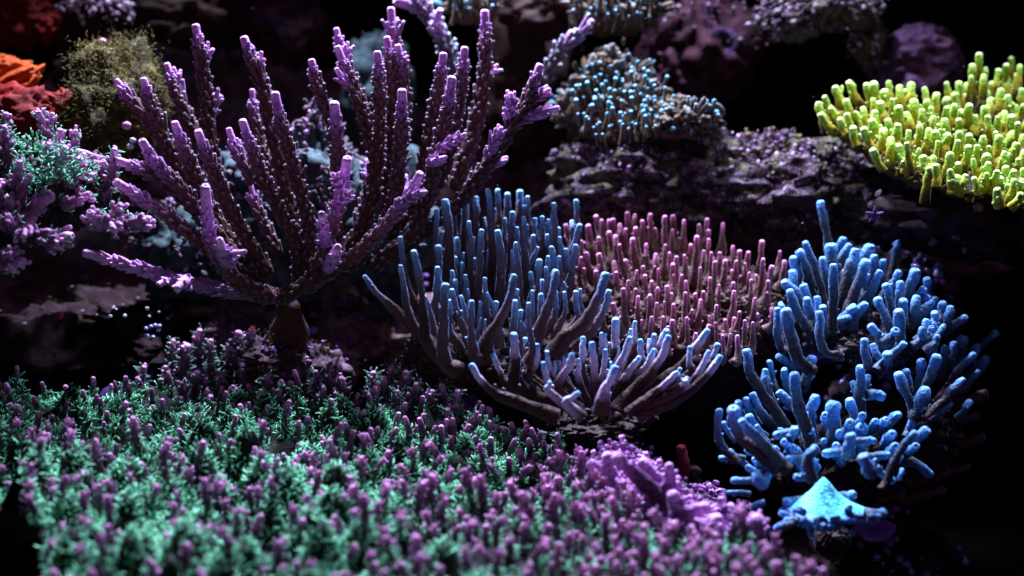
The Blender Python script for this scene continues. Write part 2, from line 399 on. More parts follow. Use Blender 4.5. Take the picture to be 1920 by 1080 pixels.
# ------------------------------------------------------------------ setting
def structure(mb, name, mat):
    o = bpy.data.objects.new(name, mb.mesh(name, mat)); COL.objects.link(o); o['kind'] = 'structure'
    return o
n = 60
xs = np.linspace(-1.6, 1.6, n); ys = np.linspace(-1.3, 0.9, n)
X, Y = np.meshgrid(xs, ys)
Pn = np.stack([X.ravel(), Y.ravel(), np.zeros(n * n)], 1)
Zs = -0.30 + 0.015 * fbm(Pn * 6, 3)
i = (np.arange(n - 1)[:, None] * n + np.arange(n - 1)[None]).ravel()
mb = MB(); mb.add(np.stack([X.ravel(), Y.ravel(), Zs], 1), np.stack([i, i + 1, i + n + 1, i + n], 1)); structure(mb, 'ground', M['sand'])
mb = MB()
mb.add([(-1.6, .9, -.35), (1.6, .9, -.35), (1.6, .9, 1.0), (-1.6, .9, 1.0), (-1.6, .93, -.35), (1.6, .93, -.35), (1.6, .93, 1.0), (-1.6, .93, 1.0)],
       [(0, 1, 2, 3), (5, 4, 7, 6), (1, 5, 6, 2), (4, 0, 3, 7), (3, 2, 6, 7), (4, 5, 1, 0)])
w = structure(mb, 'back_wall', M['wall'])

# ------------------------------------------------------------------ rocks
def blob(c, r, amp=0.25, freq=2.2, nu=72, nv=44, seed=0, ridge=0.0, rot=0.0, flat=None, octs=5):
    """noise-carved boulder: centre c, radii r (metres)"""
    th = np.arange(nu) / nu * 2 * np.pi; ph = (np.arange(nv) + 0.5) / nv * np.pi
    PH, TH = np.meshgrid(ph, th, indexing='ij')
    D = np.stack([np.sin(PH) * np.cos(TH), np.sin(PH) * np.sin(TH), np.cos(PH)], -1).reshape(-1, 3)
    f = fbm(D * freq + seed * 3.7, octs, 0.55)
    if ridge: f = f + ridge * (1 - 2 * np.abs(vnoise(D * freq * 1.7 + seed * 9.1)))
    S = D * (1 + amp * f)[:, None] * np.asarray(r)
    if rot:
        c_, s_ = math.cos(rot), math.sin(rot)
        S = np.stack([S[:, 0] * c_ - S[:, 2] * s_, S[:, 1], S[:, 0] * s_ + S[:, 2] * c_], 1)
    V = S + np.asarray(c)
    Q = ring_quads(nv, nu)[:, ::-1]
    top = len(V); V = np.vstack([V, V[:nu].mean(0), V[-nu:].mean(0)])
    tr = [[top, j, (j + 1) % nu] for j in range(nu)] + [[top + 1, (nv - 1) * nu + (j + 1) % nu, (nv - 1) * nu + j] for j in range(nu)]
    return V, Q[:, ::-1] if False else Q, tr, np.vstack([D, [[0, 0, 1], [0, 0, -1]]])

def pblob(px, py, Y, rx, ry, rz=None, **kw):
    c = at(px, py, Y); s = px2m(c)
    rz = rz if rz is not None else (rx + ry) / 2
    return blob(c, (rx * s, rz * s, ry * s), **kw)

HAIR = [hair_template(b_, r=.19, hook=h_) for b_, h_ in ((.5, 0), (.9, .3), (.2, 0), (1.5, .6))]
LUMP = [lump_template(seed=k) for k in range(3)]
def crust(V, D, root, n, size, mat, name='crust', up=0.15, lenf=0.7, seed=3, tpl=None, nthr=-0.15):
    rg = np.random.default_rng(seed)
    nz = fbm(V * 45, 2)
    ok = np.where((D[:, 2] > up) & (nz > nthr))[0]
    if len(ok) == 0: return
    k = rg.choice(ok, n)
    P = V[k] + rg.normal(size=(n, 3)) * size * 1.4
    mb = MB()
    for j in range(3):
        s = slice(j, None, 3)
        L = size * rg.uniform(.4, 1.3, len(P[s]))
        scatter(mb, LUMP[j] if tpl is None else tpl, P[s], D[k][s] + rg.normal(size=(len(P[s]), 3)) * .5, L * (lenf if tpl is None else lenf), L if tpl is None else L * .5, tip=rg.uniform(0, 1, len(P[s])) if tpl is None else None)
    return part(mb, name, M[mat], root, 'stuff')

def rock(name, label, cat, blobs, mat, crusts=()):
    """one boulder of one or several merged masses"""
    mb = MB(); Vs = []; Ds = []
    for b in blobs:
        V, Q, T, D = pblob(b[0], b[1], b[2] if b[2] < .225 else b[2] * 1.18, *b[3:5], **b[5]); mb.add(V, Q, T); Vs.append(V); Ds.append(D)
    Vs = np.vstack(Vs); Ds = np.vstack(Ds)
    t = thing(name, label, cat, (Vs[:, 0].mean(), Vs[:, 1].mean(), Vs[:, 2].min()))
    part(mb, 'rock_body' if 'rock' in name else 'body', M[mat], t)
    for k, c in enumerate(crusts): crust(Vs, Ds, t, *c[:3], **(c[3] if len(c) > 3 else {}))
    return t

rock('red_sponge', 'bright red folded sponge in the upper left corner', 'sponge',
     [(40, 22, .26, 62, 52, dict(amp=.30, freq=2.0, seed=1, ridge=.5)), (95, 55, .25, 30, 26, dict(amp=.3, freq=2.2, seed=2, ridge=.5))], 'redsponge')
rock('orange_sponge', 'orange and red sponge draped over the left rock below the red one', 'sponge',
     [(15, 170, .17, 78, 24, dict(amp=.22, seed=3, ridge=.15, rot=.6, freq=1.5)), (5, 130, .19, 50, 26, dict(amp=.25, seed=203))], 'orange')
rock('crimson_sponge', 'dull crimson sponge behind the shaggy pink branches at left', 'sponge',
     [(45, 215, .13, 85, 50, dict(amp=.3, seed=31, ridge=.3)), (110, 200, .13, 35, 30, dict(amp=.3, seed=5))], 'redsponge')
rock('speckled_rock', 'rock with a white and lilac speckled top at the upper left edge', 'rock',
     [(185, 40, .24, 62, 52, dict(amp=.25, seed=6, nu=100, nv=60))], 'darkrock', [(900, .0020, 'crustbits', dict(up=.2))])
rock('brown_rock', 'dark brown boulder between the speckled rock and the tallest left staghorn branch', 'rock',
     [(330, 30, .30, 80, 55, dict(amp=.3, seed=7)), (180, 130, .25, 70, 80, dict(amp=.3, seed=8))], 'brownrock')
rock('mossy_rock', 'olive green mossy rock left of the staghorn branches', 'rock',
     [(225, 210, .13, 88, 105, dict(amp=.28, seed=9, nu=120, nv=70, ridge=.3))], 'mossrock', [(5200, .0030, 'moss', dict(up=-.3, lenf=1.0, tpl=HAIR[3]))])
rock('wine_rock', 'blurred dark wine red rock near the top left of centre', 'rock',
     [(550, 55, .36, 75, 75, dict(amp=.25, seed=10)), (430, 20, .42, 90, 60, dict(amp=.25, seed=110))], 'redrock')
rock('olive_rock', 'blurred olive grey rock behind the middle staghorn tips', 'rock',
     [(710, 160, .30, 62, 100, dict(amp=.22, seed=12))], 'tealrock')
rock('teal_rock', 'grey teal rock standing behind the fan of staghorn branches', 'rock',
     [(540, 400, .17, 160, 130, dict(amp=.28, seed=13, nu=140, nv=90, ridge=.3)), (600, 300, .17, 45, 95, dict(amp=.3, seed=14)), (340, 470, .15, 75, 90, dict(amp=.3, seed=15)), (730, 420, .16, 90, 130, dict(amp=.3, seed=16))],
     'tealrock', [(3000, .0017, 'stagback', dict(up=-.3, lenf=1.8))])
rock('pillar_rock', 'dark brown rock pillar behind the right staghorn branches', 'rock',
     [(985, 130, .33, 95, 190, dict(amp=.22, seed=17)), (1010, 20, .26, 75, 50, dict(amp=.2, seed=18))], 'brownrock')
rock('shelf_rock', 'long rock shelf with a coralline crust below the teal polyps', 'rock',
     [(1240, 345, .21, 190, 95, dict(amp=.30, seed=19, nu=170, nv=90, ridge=.3)), (1480, 350, .205, 175, 82, dict(amp=.32, seed=20, nu=170, nv=90, ridge=.35)), (1660, 390, .19, 110, 70, dict(amp=.3, seed=21, nu=120, nv=70, ridge=.3))],
     'crustrock', [(2200, .0015, 'crustbits', dict(up=.45)), (90, .0028, 'crustbits', dict(up=.5, seed=8)), (700, .0015, 'moss', dict(up=.2, seed=9)), (300, .0016, 'magenta', dict(up=.1, seed=10))])
rock('wine_boulder', 'violet and wine red boulder under the top edge right of centre', 'rock',
     [(1320, 90, .30, 95, 95, dict(amp=.3, seed=22, ridge=.3)), (1280, 150, .28, 50, 60, dict(amp=.3, seed=23))], 'redrock', [(700, .0018, 'crustbits', dict(up=.1))])
rock('arch_rock', 'arched rock with a pale encrusted edge at the top right', 'rock',
     [(1500, 25, .24, 80, 50, dict(amp=.3, seed=24, nu=110, nv=60, rot=.25)), (1590, 20, .24, 55, 42, dict(amp=.3, seed=25, nu=110, nv=60)), (1635, 85, .25, 32, 70, dict(amp=.3, seed=26, rot=.3))], 'crustrock', [(1600, .0020, 'crustbits', dict(up=-.1))])
rock('round_rock', 'round purple rock behind the yellow green coral', 'rock',
     [(1725, 125, .24, 75, 72, dict(amp=.16, seed=27, nu=120, nv=70, ridge=.5))], 'purplerock')
rock('ledge_rock', 'dark ledge of rock carrying the yellow green coral', 'rock',
     [(1830, 400, .10, 170, 75, dict(amp=.3, seed=28)), (1960, 380, .08, 130, 95, dict(amp=.3, seed=29))], 'darkrock', [(120, .003, 'crustbits', dict(up=-.4))])
rock('dark_shelf_rock', 'low dark brown rock below the lowest left staghorn arm', 'rock',
     [(280, 625, .16, 210, 60, dict(amp=.42, seed=32, nu=160, nv=80, ridge=.5, freq=3.2)), (90, 700, .14, 150, 130, dict(amp=.25, seed=33))], 'darkrock', [(900, .0026, 'moss', dict(up=.1, tpl=HAIR[3])), (90, .0022, 'crustbits', dict(up=-.1, seed=5))])
rock('shadowed_rock', 'dim grey violet rock in the shade right of the staghorn stalk', 'rock',
     [(640, 640, .18, 95, 70, dict(amp=.3, seed=34)), (790, 650, .2, 110, 90, dict(amp=.3, seed=35)), (540, 690, .13, 120, 60, dict(amp=.3, seed=135)), (430, 590, .17, 110, 45, dict(amp=.3, seed=136))], 'backreef', [(160, .004, 'violet', dict(up=.1))])
rock('carpet_rock', 'dark rock mound under the green polyp carpet', 'rock',
     [(600, 1290, -.06, 900, 330, dict(amp=.05, seed=36, rz=560))], 'darkrock')
rock('stump_rock', 'wine red rock stump below the lilac finger coral', 'rock',
     [(1165, 850, .09, 48, 90, dict(amp=.3, seed=37)), (1080, 860, .16, 130, 110, dict(amp=.2, seed=38))], 'redrock', [(150, .003, 'glossblue', dict(up=-.3))])
rock('support_rock', 'shadowed rock behind and under the azure coral', 'rock',
     [(1640, 830, .10, 120, 130, dict(amp=.25, seed=39)), (1650, 1100, .06, 130, 130, dict(amp=.25, seed=40)), (1640, 560, .13, 120, 90, dict(amp=.25, seed=41))], 'darkrock', [(500, .0034, 'glossblue', dict(up=-.5))])
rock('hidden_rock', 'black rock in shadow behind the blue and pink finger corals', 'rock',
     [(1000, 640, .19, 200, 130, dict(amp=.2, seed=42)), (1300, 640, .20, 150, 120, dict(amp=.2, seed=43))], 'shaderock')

rock('reef_rock', 'dim purple brown reef wall behind the staghorn branches', 'rock',
     [(420, 330, .50, 300, 210, dict(amp=.32, seed=141, nu=150, nv=90, ridge=.4, freq=3)), (150, 480, .40, 200, 160, dict(amp=.32, seed=142, nu=120, nv=70, ridge=.4)), (800, 420, .46, 220, 190, dict(amp=.32, seed=143, nu=120, nv=70, ridge=.4))], 'backreef', [(1200, .003, 'crustbits', dict(up=.1, nthr=.2))])
rock('reef_rock', 'dim dark reef wall at the back below the arched rock', 'rock',
     [(1200, 430, .52, 260, 150, dict(amp=.32, seed=144, nu=120, nv=70, ridge=.4)), (1560, 450, .50, 240, 110, dict(amp=.32, seed=145, nu=120, nv=70, ridge=.4))], 'backreef')
rock('rubble_rock', 'small encrusted rubble rock hiding the foot of the staghorn stalk', 'rock',
     [(520, 690, .045, 62, 48, dict(amp=.35, seed=146, nu=120, nv=70, ridge=.4)), (590, 700, .06, 50, 40, dict(amp=.35, seed=147, ridge=.4)), (440, 640, .12, 60, 45, dict(amp=.35, seed=148, ridge=.4))], 'shaderock', [(260, .0012, 'violet', dict(up=-.2)), (900, .0026, 'moss', dict(up=0, tpl=HAIR[3]))])
# ------------------------------------------------------------------ purple staghorn
CUP = cup_template(6, .68)
def stag_branch(root, pts, r, Y0, Y1, mats='stag', tipfrac=None, cups=True, tiplen=22, r_base=None, cup_len=17, cup_r=4.6, pig=210.0, name='branch'):
    """pts run tip -> base in photograph pixels; depth runs from Y0 at the tip to Y1 at the base"""
    pts = pts[::-1]
    L = [0]
    for a, b in zip(pts[:-1], pts[1:]): L.append(L[-1] + math.hypot(b[0] - a[0], b[1] - a[1]))
    P = []
    for (x, y), l in zip(pts, L):
        u = l / L[-1]
        P.append(at(x, y, Y1 + (Y0 - Y1) * u))
    nn = max(8, int(L[-1] / 9))
    C = spline(P, nn)
    s = px2m(C[-1])
    u = np.linspace(0, 1, nn)
    rb = r_base or r * 1.25
    R = (rb + (r * 0.70 - rb) * u ** 0.8) * s
    px = L[-1]
    # pigment: 1 at the growing tip, falling over the last ~90 px
    tt = np.clip(1 - (1 - u) * px / pig, 0.0, 1)
    mb = MB()
    k0 = mb.n
    T, N, B = tube(mb, C, R, sides=12, bump=.05, seed=random.random() * 9, blunt=.62)
    a = mb.a[0].copy(); m = nn * 12; a[:m] = np.repeat(tt, 12); a[m:] = 1; mb.a[0] = a
    o = part(mb, name, M[mats], root)
    if cups:
        step = 12.5; rows = max(2, int((px - tiplen * .75) / step))
        Pc = []; Zc = []; Lc = []; tc = []; Rc = []
        for q in range(rows):
            d = (q * step + random.uniform(-2, 2)) / px
            d = min(max(d, 0.0), 0.995)
            f = d * (nn - 1); i0 = min(int(f), nn - 2); w = f - i0
            c = C[i0] * (1 - w) + C[i0 + 1] * w; rr = R[i0] * (1 - w) + R[i0 + 1] * w
            nc = max(5, int(2 * math.pi * rr / s / 12.5))
            grow = min(1, (1 - d) * px / min(120, px * .5) + (.30 if px > 80 else .6))
            for j in range(nc):
                th = 2 * math.pi * (j + 0.5 * (q % 2)) / nc + random.uniform(-.22, .22)
                nrm = N[i0] * math.cos(th) + B[i0] * math.sin(th)
                g = random.uniform(.65, 1.25) * grow
                if random.random() < .02: g *= 1.8
                Pc.append(c + nrm * rr * .70); Zc.append(T[i0] * .95 + nrm * random.uniform(.30, .62) + RNG.normal(size=3) * .07)
                Lc.append(cup_len * s * g); Rc.append(cup_r * s * random.uniform(.8, 1.15) * (.6 + .4 * grow))
                tc.append(float(np.clip(1 - (1 - d) * px / pig + .03, 0, 1)))
        mb = MB()
        V, Q, Tt, ta, tb = CUP
        tc = np.array(tc)
        scatter(mb, CUP, np.array(Pc), np.array(Zc), np.array(Lc), np.array(Rc), tip=tc)
        part(mb, 'corallites', M[mats], o, 'stuff')
    return o

hub = at(535, 640, .04)
stag = thing('staghorn_coral', 'large purple tipped staghorn coral fanning out above the green carpet at left', 'coral', at(530, 720, .05))
mb = MB(); C = spline([at(530, 740, .06), at(533, 660, .06), at(540, 610, .05), at(540, 575, .045)], 16); s = px2m(C[0])
tube(mb, C, np.linspace(52, 24, 16) ** 1.0 * s, 18, .22, seed=4, t1=.0, dimple=False); part(mb, 'stalk', M['stag'], stag)
BR = [  # points tip -> base, radius, depth at tip, depth at base
 ([(160, 475), (250, 500), (330, 524), (420, 543), (520, 556)], 15, -.03, .02),
 ([(269, 150), (281, 190), (300, 240), (325, 300), (365, 380), (420, 470)], 14, .05, .05),
 ([(219, 152), (240, 180), (268, 210), (305, 262)], 12, .06, .06),
 ([(313, 122), (328, 165), (345, 208), (372, 265), (400, 320), (440, 420)], 12, .10, .08),
 ([(367, 50), (378, 115), (388, 190), (396, 270), (420, 370), (470, 480)], 14, .09, .07),
 ([(458, 73), (474, 115), (495, 165), (510, 240), (530, 330), (550, 430)], 15, .08, .07),
 ([(473, 170), (476, 215), (488, 270), (515, 350)], 10, .10, .09),
 ([(516, 177), (525, 220), (540, 275), (557, 335), (575, 400), (588, 460), (580, 520)], 15, .02, .04),
 ([(584, 115), (592, 150), (606, 192), (625, 240), (632, 330), (620, 430), (590, 520)], 13, .06, .06),
 ([(627, 196), (632, 250), (634, 320), (634, 390), (622, 460), (590, 525)], 17, .01, .04),
 ([(631, 56), (640, 95), (655, 140), (680, 200), (700, 280)], 12, .10, .09),
 ([(633, 90), (652, 140), (672, 190), (694, 250), (702, 320), (680, 420)], 13, .07, .07),
 ([(631, 130), (642, 145), (655, 160)], 10, .06, .07),
 ([(733, 18), (738, 65), (742, 110), (745, 180)], 14, .11, .10),
 ([(726, 72), (731, 120), (735, 180), (730, 270), (715, 360)], 13, .09, .08),
 ([(746, 87), (754, 130), (760, 190), (755, 270)], 12, .09, .09),
 ([(708, 100), (711, 160), (712, 225), (708, 300), (690, 400), (640, 490)], 14, .06, .06),
 ([(754, 172), (753, 230), (749, 300), (742, 370), (715, 430), (650, 500)], 16, .03, .05),
 ([(831, 103), (825, 150), (815, 205), (803, 270), (780, 360), (730, 440)], 14, .07, .07),
 ([(871, 92), (868, 140), (860, 190), (848, 250), (825, 330), (780, 410)], 14, .08, .08),
 ([(847, 148), (841, 200), (829, 250), (815, 305), (800, 370), (770, 440), (700, 500)], 16, .04, .06),
 ([(909, 24), (910, 80), (908, 140), (897, 210), (878, 280), (850, 350)], 16, .12, .10),
 ([(328, 232), (342, 270), (358, 312), (380, 360), (410, 420), (460, 490)], 15, .02, .04),
 ([(372, 248), (386, 285), (402, 325), (424, 375), (455, 435), (500, 510)], 15, .00, .03),
 ([(429, 243), (441, 275), (456, 305), (475, 340)], 11, .03, .03),
 ([(455, 228), (469, 270), (486, 315), (506, 360), (532, 410), (558, 460), (560, 530)], 14, .02, .04),
 ([(267, 266), (286, 297), (313, 327), (345, 362), (385, 410), (440, 480)], 15, -.01, .03),
 ([(224, 302), (262, 316), (302, 336), (340, 366), (390, 420)], 14, -.01, .03),
 ([(218, 342), (260, 368), (302, 395), (345, 430), (395, 470), (455, 515), (500, 548)], 15, -.02, .03),
 ([(385, 352), (388, 400), (395, 445), (412, 485), (450, 530), (500, 556)], 17, -.05, .01),
 ([(651, 300), (644, 340), (634, 385), (620, 430), (606, 480), (575, 540)], 17, -.03, .02),
 ([(787, 327), (772, 358), (745, 395), (712, 435), (675, 470), (625, 505), (575, 535), (520, 558)], 15, -.04, .02),
 ([(603, 402), (606, 425), (610, 455)], 15, -.05, -.01),
 ([(633, 464), (628, 480), (615, 500)], 16, -.06, -.02),
 ([(412, 452), (418, 470), (430, 492)], 17, -.06, -.03),
 ([(459, 472), (440, 474), (422, 478)], 9, -.06, -.04),
 ([(332, 541), (338, 534), (350, 526)], 15, -.05, -.02),
 ([(296, 532), (306, 528), (322, 522)], 8, -.04, -.02),
 ([(799, 360), (785, 362), (768, 370)], 8, -.05, -.04),
 ([(624, 326), (632, 340), (638, 352)], 7, -.04, -.03),
 ([(663, 359), (650, 366), (640, 372)], 7, -.04, -.03),
 ([(872, 252), (850, 264), (825, 278)], 9, .02, .04),
 ([(835, 295), (822, 299), (808, 304)], 9, .02, .04),
 ([(407, 172), (404, 190), (398, 215)], 7, .09, .09),
 ([(326, 128), (330, 142), (338, 165)], 8, .10, .10),
 ([(490, 98), (488, 115), (484, 132)], 7, .08, .08),
 ([(390, 80), (388, 98), (384, 115)], 7, .09, .09),
 ([(652, 80), (650, 95), (648, 115)], 7, .09, .09),
 ([(932, 122), (922, 132), (910, 142)], 7, .12, .12),
 ([(1012, 124), (1000, 158), (984, 195), (960, 235), (928, 290), (895, 335), (860, 380), (800, 430), (730, 480)], 14, .08, .07),
 ([(1030, 168), (1012, 178), (990, 190)], 9, .08, .085),
 ([(1046, 203), (1015, 211), (985, 220), (962, 232)], 10, .07, .085),
 ([(957, 176), (958, 200), (955, 230)], 10, .07, .08),
 ([(940, 240), (930, 262), (915, 290)], 10, .06, .075),
 ([(950, 296), (930, 305), (905, 325), (880, 350)], 8, .09, .08),
 ([(470, 345), (478, 380), (495, 420), (520, 470)], 9, .08, .07),
 ([(690, 300), (690, 350), (670, 420)], 9, .10, .08),
 ([(760, 330), (755, 390), (720, 440)], 9, .10, .08),
]
for k, (pts, r, y0, y1) in enumerate(BR):
    short = sum(math.hypot(a[0] - b[0], a[1] - b[1]) for a, b in zip(pts[:-1], pts[1:])) < 75
    stag_branch(stag, pts, r * (.66 if short else .77), y0, y1, pig=950 if k == 0 else (330 if k in (29, 30, 31, 26, 28) else 185), tiplen=3 if short else (26 if r > 12 else 18))  # first arm: tip colour stretched along it to paint in bright highlights

st2 = thing('staghorn_coral', 'blurred staghorn piece with violet tips hanging in at the top edge beside the brown pillar', 'coral', at(850, 140, .22), group=None)
for pts, r, y0, y1 in [([(745, 2), (790, 18), (815, 45), (835, 85), (848, 130)], 14, .20, .22), ([(825, 20), (818, 38), (812, 55)], 9, .19, .20), ([(810, 44), (818, 52), (826, 62)], 8, .19, .2), ([(1072, 62), (1060, 80), (1045, 100), (1020, 150)], 10, .2, .22), ([(770, -30), (785, -5), (800, 25)], 12, .2, .2), ([(1110, 40), (1095, 55), (1068, 80)], 8, .2, .2)]:
    stag_branch(st2, pts, r, y0, y1, mats='stagback')

# ------------------------------------------------------------------ finger corals
def fingers(root, specs, mat, yfun, ox=0, oy=0, k=1.0, r_default=6, lean=-.0, nubs=0, bump=.085, name='finger', taper=.72, dimple=True, tipscale=120.0, sides=12, rbase=1.45, conv=None):
    """specs: (list of (x, y) tip -> base, radius px at mid) in crop pixels"""
    out = []
    for sp in specs:
        pts, r = (sp[0], sp[1] if len(sp) > 1 else r_default)
        dy = sp[2] if len(sp) > 2 else 0
        P2 = [(ox + x / k, oy + y / k) for x, y in pts][::-1]
        Yb = yfun(*P2[0]) + dy
        if conv:                                                   # the foot runs on down into the shared trunk
            bx, by = P2[0]; P2 = [(bx + (conv[0] - bx) * conv[2], by + abs(conv[1] - by) * conv[2] + conv[3])] + P2
        n = len(P2)
        P = [at(x, y, Yb + (lean + (sp[3] if len(sp) > 3 else 0)) * q / (n - 1) + random.uniform(-.002, .002)) for q, (x, y) in enumerate(P2)]
        s = px2m(P[-1])
        Lp = sum(math.hypot(a[0] - b[0], a[1] - b[1]) for a, b in zip(P2[:-1], P2[1:]))
        nn = max(7, min(18, int(Lp / 6)))
        C = spline(P, nn); rr_k = r / k
        # little kinks of growth
        C[1:-1] += RNG.normal(size=(nn - 2, 3)) * s * rr_k * .075
        u = np.linspace(0, 1, nn)
        rr = r / k
        rr *= random.uniform(.86, 1.16)
        R = rr * s * (1 + .10 * np.interp(u, np.linspace(0, 1, 6), RNG.normal(size=6))) * (rbase + (1.0 - rbase) * np.minimum(1, u * 1.6)) * (1 + (taper - 1) * u ** 1.5)
        mb = MB()
        T, N, B = tube(mb, C, R, sides, bump, seed=random.random() * 20, blunt=.72, dimple=dimple)
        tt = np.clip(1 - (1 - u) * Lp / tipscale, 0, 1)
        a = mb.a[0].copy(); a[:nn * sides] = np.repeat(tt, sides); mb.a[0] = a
        nn_ = np.random.default_rng(len(out)).poisson(nubs) if nubs else 0
        for q in range(nn_):
            i0 = random.randint(1, max(1, int(nn * .6)))
            th = random.uniform(0, 2 * math.pi); nrm = N[i0] * math.cos(th) + B[i0] * math.sin(th)
            p0 = C[i0] + nrm * R[i0] * .8; d = nrm * .7 + T[i0] * .7
            l = rr * s * random.uniform(.5, 1.1)
            c2 = spline([p0, p0 + d * l * .6, p0 + d * l * .8 + T[i0] * l * .5], 5)
            tube(mb, c2, np.full(5, rr * s * random.uniform(.22, .34)), 7, 0, t0=tt[i0], t1=min(1, tt[i0] + .45), dimple=True)
        out.append(part(mb, name, M[mat], root))
    return out

def base_mass(root, blobs, mat, name='base', tip=.0, nubs=0):
    mb = MB(); VV = []; DD = []
    for b in blobs:
        kw = dict(nu=110, nv=64); kw.update(b[5]); kw['freq'] = 4.0; kw['amp'] = kw['amp'] * .8; kw['ridge'] = .35
        V, Q, T, D = pblob(*b[:5], **kw); mb.add(V, Q, T, tip=np.clip(tip + .10 * fbm(V * 150, 2), 0, 1)); VV.append(V); DD.append(D)
    o = part(mb, name, M[mat], root)
    if nubs:
        VV = np.vstack(VV); DD = np.vstack(DD); rg = np.random.default_rng(len(VV)); k = rg.choice(np.where(DD[:, 2] > -.3)[0], nubs); mb = MB()
        for j in range(3):
            q = k[j::3]; L = rg.uniform(.0010, .0030, len(q))
            scatter(mb, LUMP[j], VV[q] + rg.normal(size=(len(q), 3)) * .001, DD[q] + rg.normal(size=(len(q), 3)) * .4, L * 1.3, L * .7, tip=rg.uniform(0, tip + .12, len(q)))
        part(mb, 'nodules', M[mat], root, 'stuff')
    return o

def ylin(y_near, py_near, y_far, py_far):
    return lambda x, y: y_near + (y_far - y_near) * (py_near - y) / (py_near - py_far)

def fill(poly, existing, n, mind, seed=5):
    """extra points inside a photograph polygon that keep a distance from the others"""
    rg = np.random.default_rng(seed); P = np.array(poly, float); out = []
    ex = list(existing)
    def inside(x, y):
        c = False; m = len(P)
        for a in range(m):
            x1, y1 = P[a]; x2, y2 = P[a - 1]
            if (y1 > y) != (y2 > y) and x < (x2 - x1) * (y - y1) / (y2 - y1) + x1: c = not c
        return c
    for _ in range(n * 60):
        x = rg.uniform(P[:, 0].min(), P[:, 0].max()); y = rg.uniform(P[:, 1].min(), P[:, 1].max())
        if inside(x, y) and all((x - a) ** 2 + (y - b) ** 2 > mind ** 2 for a, b in ex):
            ex.append((x, y)); out.append((x, y))
            if len(out) >= n: break
    return out

# blue finger coral, centre (crop 680,320 x3)
blue = thing('finger_coral', 'blue grey finger coral with tall upright fingers in the middle of the reef', 'coral', at(930, 700, .03))
YB = ylin(-.03, 640, .11, 430)
B3 = [([(625,35),(620,120),(618,300)],20),([(705,112),(728,330),(735,600)],26),([(575,142),(570,280),(570,450)],20),([(638,155),(640,260),(645,420)],22),([(815,135),(815,210),(815,330)],20),([(885,122),(885,200),(885,330)],22),([(927,150),(935,260),(938,350)],16),([(760,112),(765,200),(768,300)],16),([(465,175),(485,350),(500,650)],30),([(415,230),(410,380),(402,560)],22),([(510,215),(514,300),(516,420)],18),([(598,290),(608,450),(600,700)],23),([(668,342),(660,500),(652,760)],25),([(842,240),(838,350),(832,520)],20),([(905,265),(915,430),(908,640)],23),([(760,345),(780,500),(772,740)],23),([(867,325),(870,420),(872,520)],17),([(968,275),(972,350),(975,450)],19),([(1045,280),(1045,350),(1046,440)],17),([(1075,190),(1080,330),(1082,520)],20),([(1200,172),(1205,260),(1207,380)],19),([(1010,265),(1010,330),(1010,430)],16),([(800,272),(800,340),(800,430)],14),([(686,268),(690,330),(692,420)],14),([(1177,288),(1180,340),(1182,420)],16),([(1220,312),(1180,440),(1140,560)],20),([(1108,380),(1122,480),(1135,580)],20),([(1198,425),(1178,550),(1150,660)],21),([(1038,365),(1050,440),(1060,540)],18),([(960,368),(960,440),(958,540)],18),([(983,435),(950,510),(905,590)],18),([(1062,435),(1080,560),(1080,680)],22),([(862,410),(876,560),(885,760)],22),([(842,450),(840,560),(815,660)],16),
 ([(212,380),(228,520),(265,700)],21,-.02),([(213,540),(235,680),(275,860)],21,-.03),([(288,460),(318,600),(340,760),(360,960)],25,-.03),([(425,432),(430,520),(425,640)],21),([(422,550),(416,680),(410,800)],22),([(465,650),(456,800),(455,1050)],31,-.02),([(503,675),(530,780),(585,930)],22),([(553,708),(573,790),(590,900)],21),([(613,740),(610,860),(622,1010)],24,-.02),([(687,610),(692,710),(705,850)],21),([(850,597),(828,720),(770,840),(690,980)],28,-.02),([(935,750),(932,860),(955,1000)],22,-.02),([(993,510),(990,600),(985,720)],19),([(1085,572),(1068,690),(1028,800),(975,940)],26,-.02),([(1198,685),(1205,790),(1232,890)],22),([(1366,592),(1320,720),(1250,850),(1140,940)],29,-.02),([(1385,682),(1350,800),(1285,900)],20),([(12,597),(80,690),(190,790)],22,-.01),([(352,712),(385,820),(420,960)],18),([(1010,620),(1012,700),(1015,800)],17),([(700,690),(735,770),(745,860)],13),([(1225,670),(1225,740),(1228,800)],13),([(1130,630),(1140,665),(1120,700)],14),([(665,830),(655,880),(650,930)],10),([(690,840),(688,890),(685,930)],10)]
tips = [(680 + p[0][0][0] / 3, 320 + p[0][0][1] / 3) for p in B3]
for (x, y) in fill([(830, 400), (900, 400), (1060, 430), (1090, 480), (1060, 560), (960, 590), (850, 580), (815, 500)], tips, 34, 16, 6):
    xx, yy = (x - 680) * 3, (y - 320) * 3; l = random.uniform(110, 200)
    B3.append(([(xx, yy), (xx + random.uniform(-8, 8), yy + l * .5), (xx + random.uniform(-15, 15), yy + l)], random.uniform(15, 20)))
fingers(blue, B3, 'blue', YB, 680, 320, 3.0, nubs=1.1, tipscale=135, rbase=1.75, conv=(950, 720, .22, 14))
base_mass(blue, [(960, 640, .12, 170, 60, dict(amp=.2, seed=51, rz=110)), (880, 690, .05, 100, 45, dict(amp=.2, seed=52, rz=70)), (800, 690, .05, 45, 55, dict(amp=.2, seed=53, rz=50)), (1020, 690, .03, 95, 36, dict(amp=.2, seed=54, rz=60))], 'blue', nubs=900)

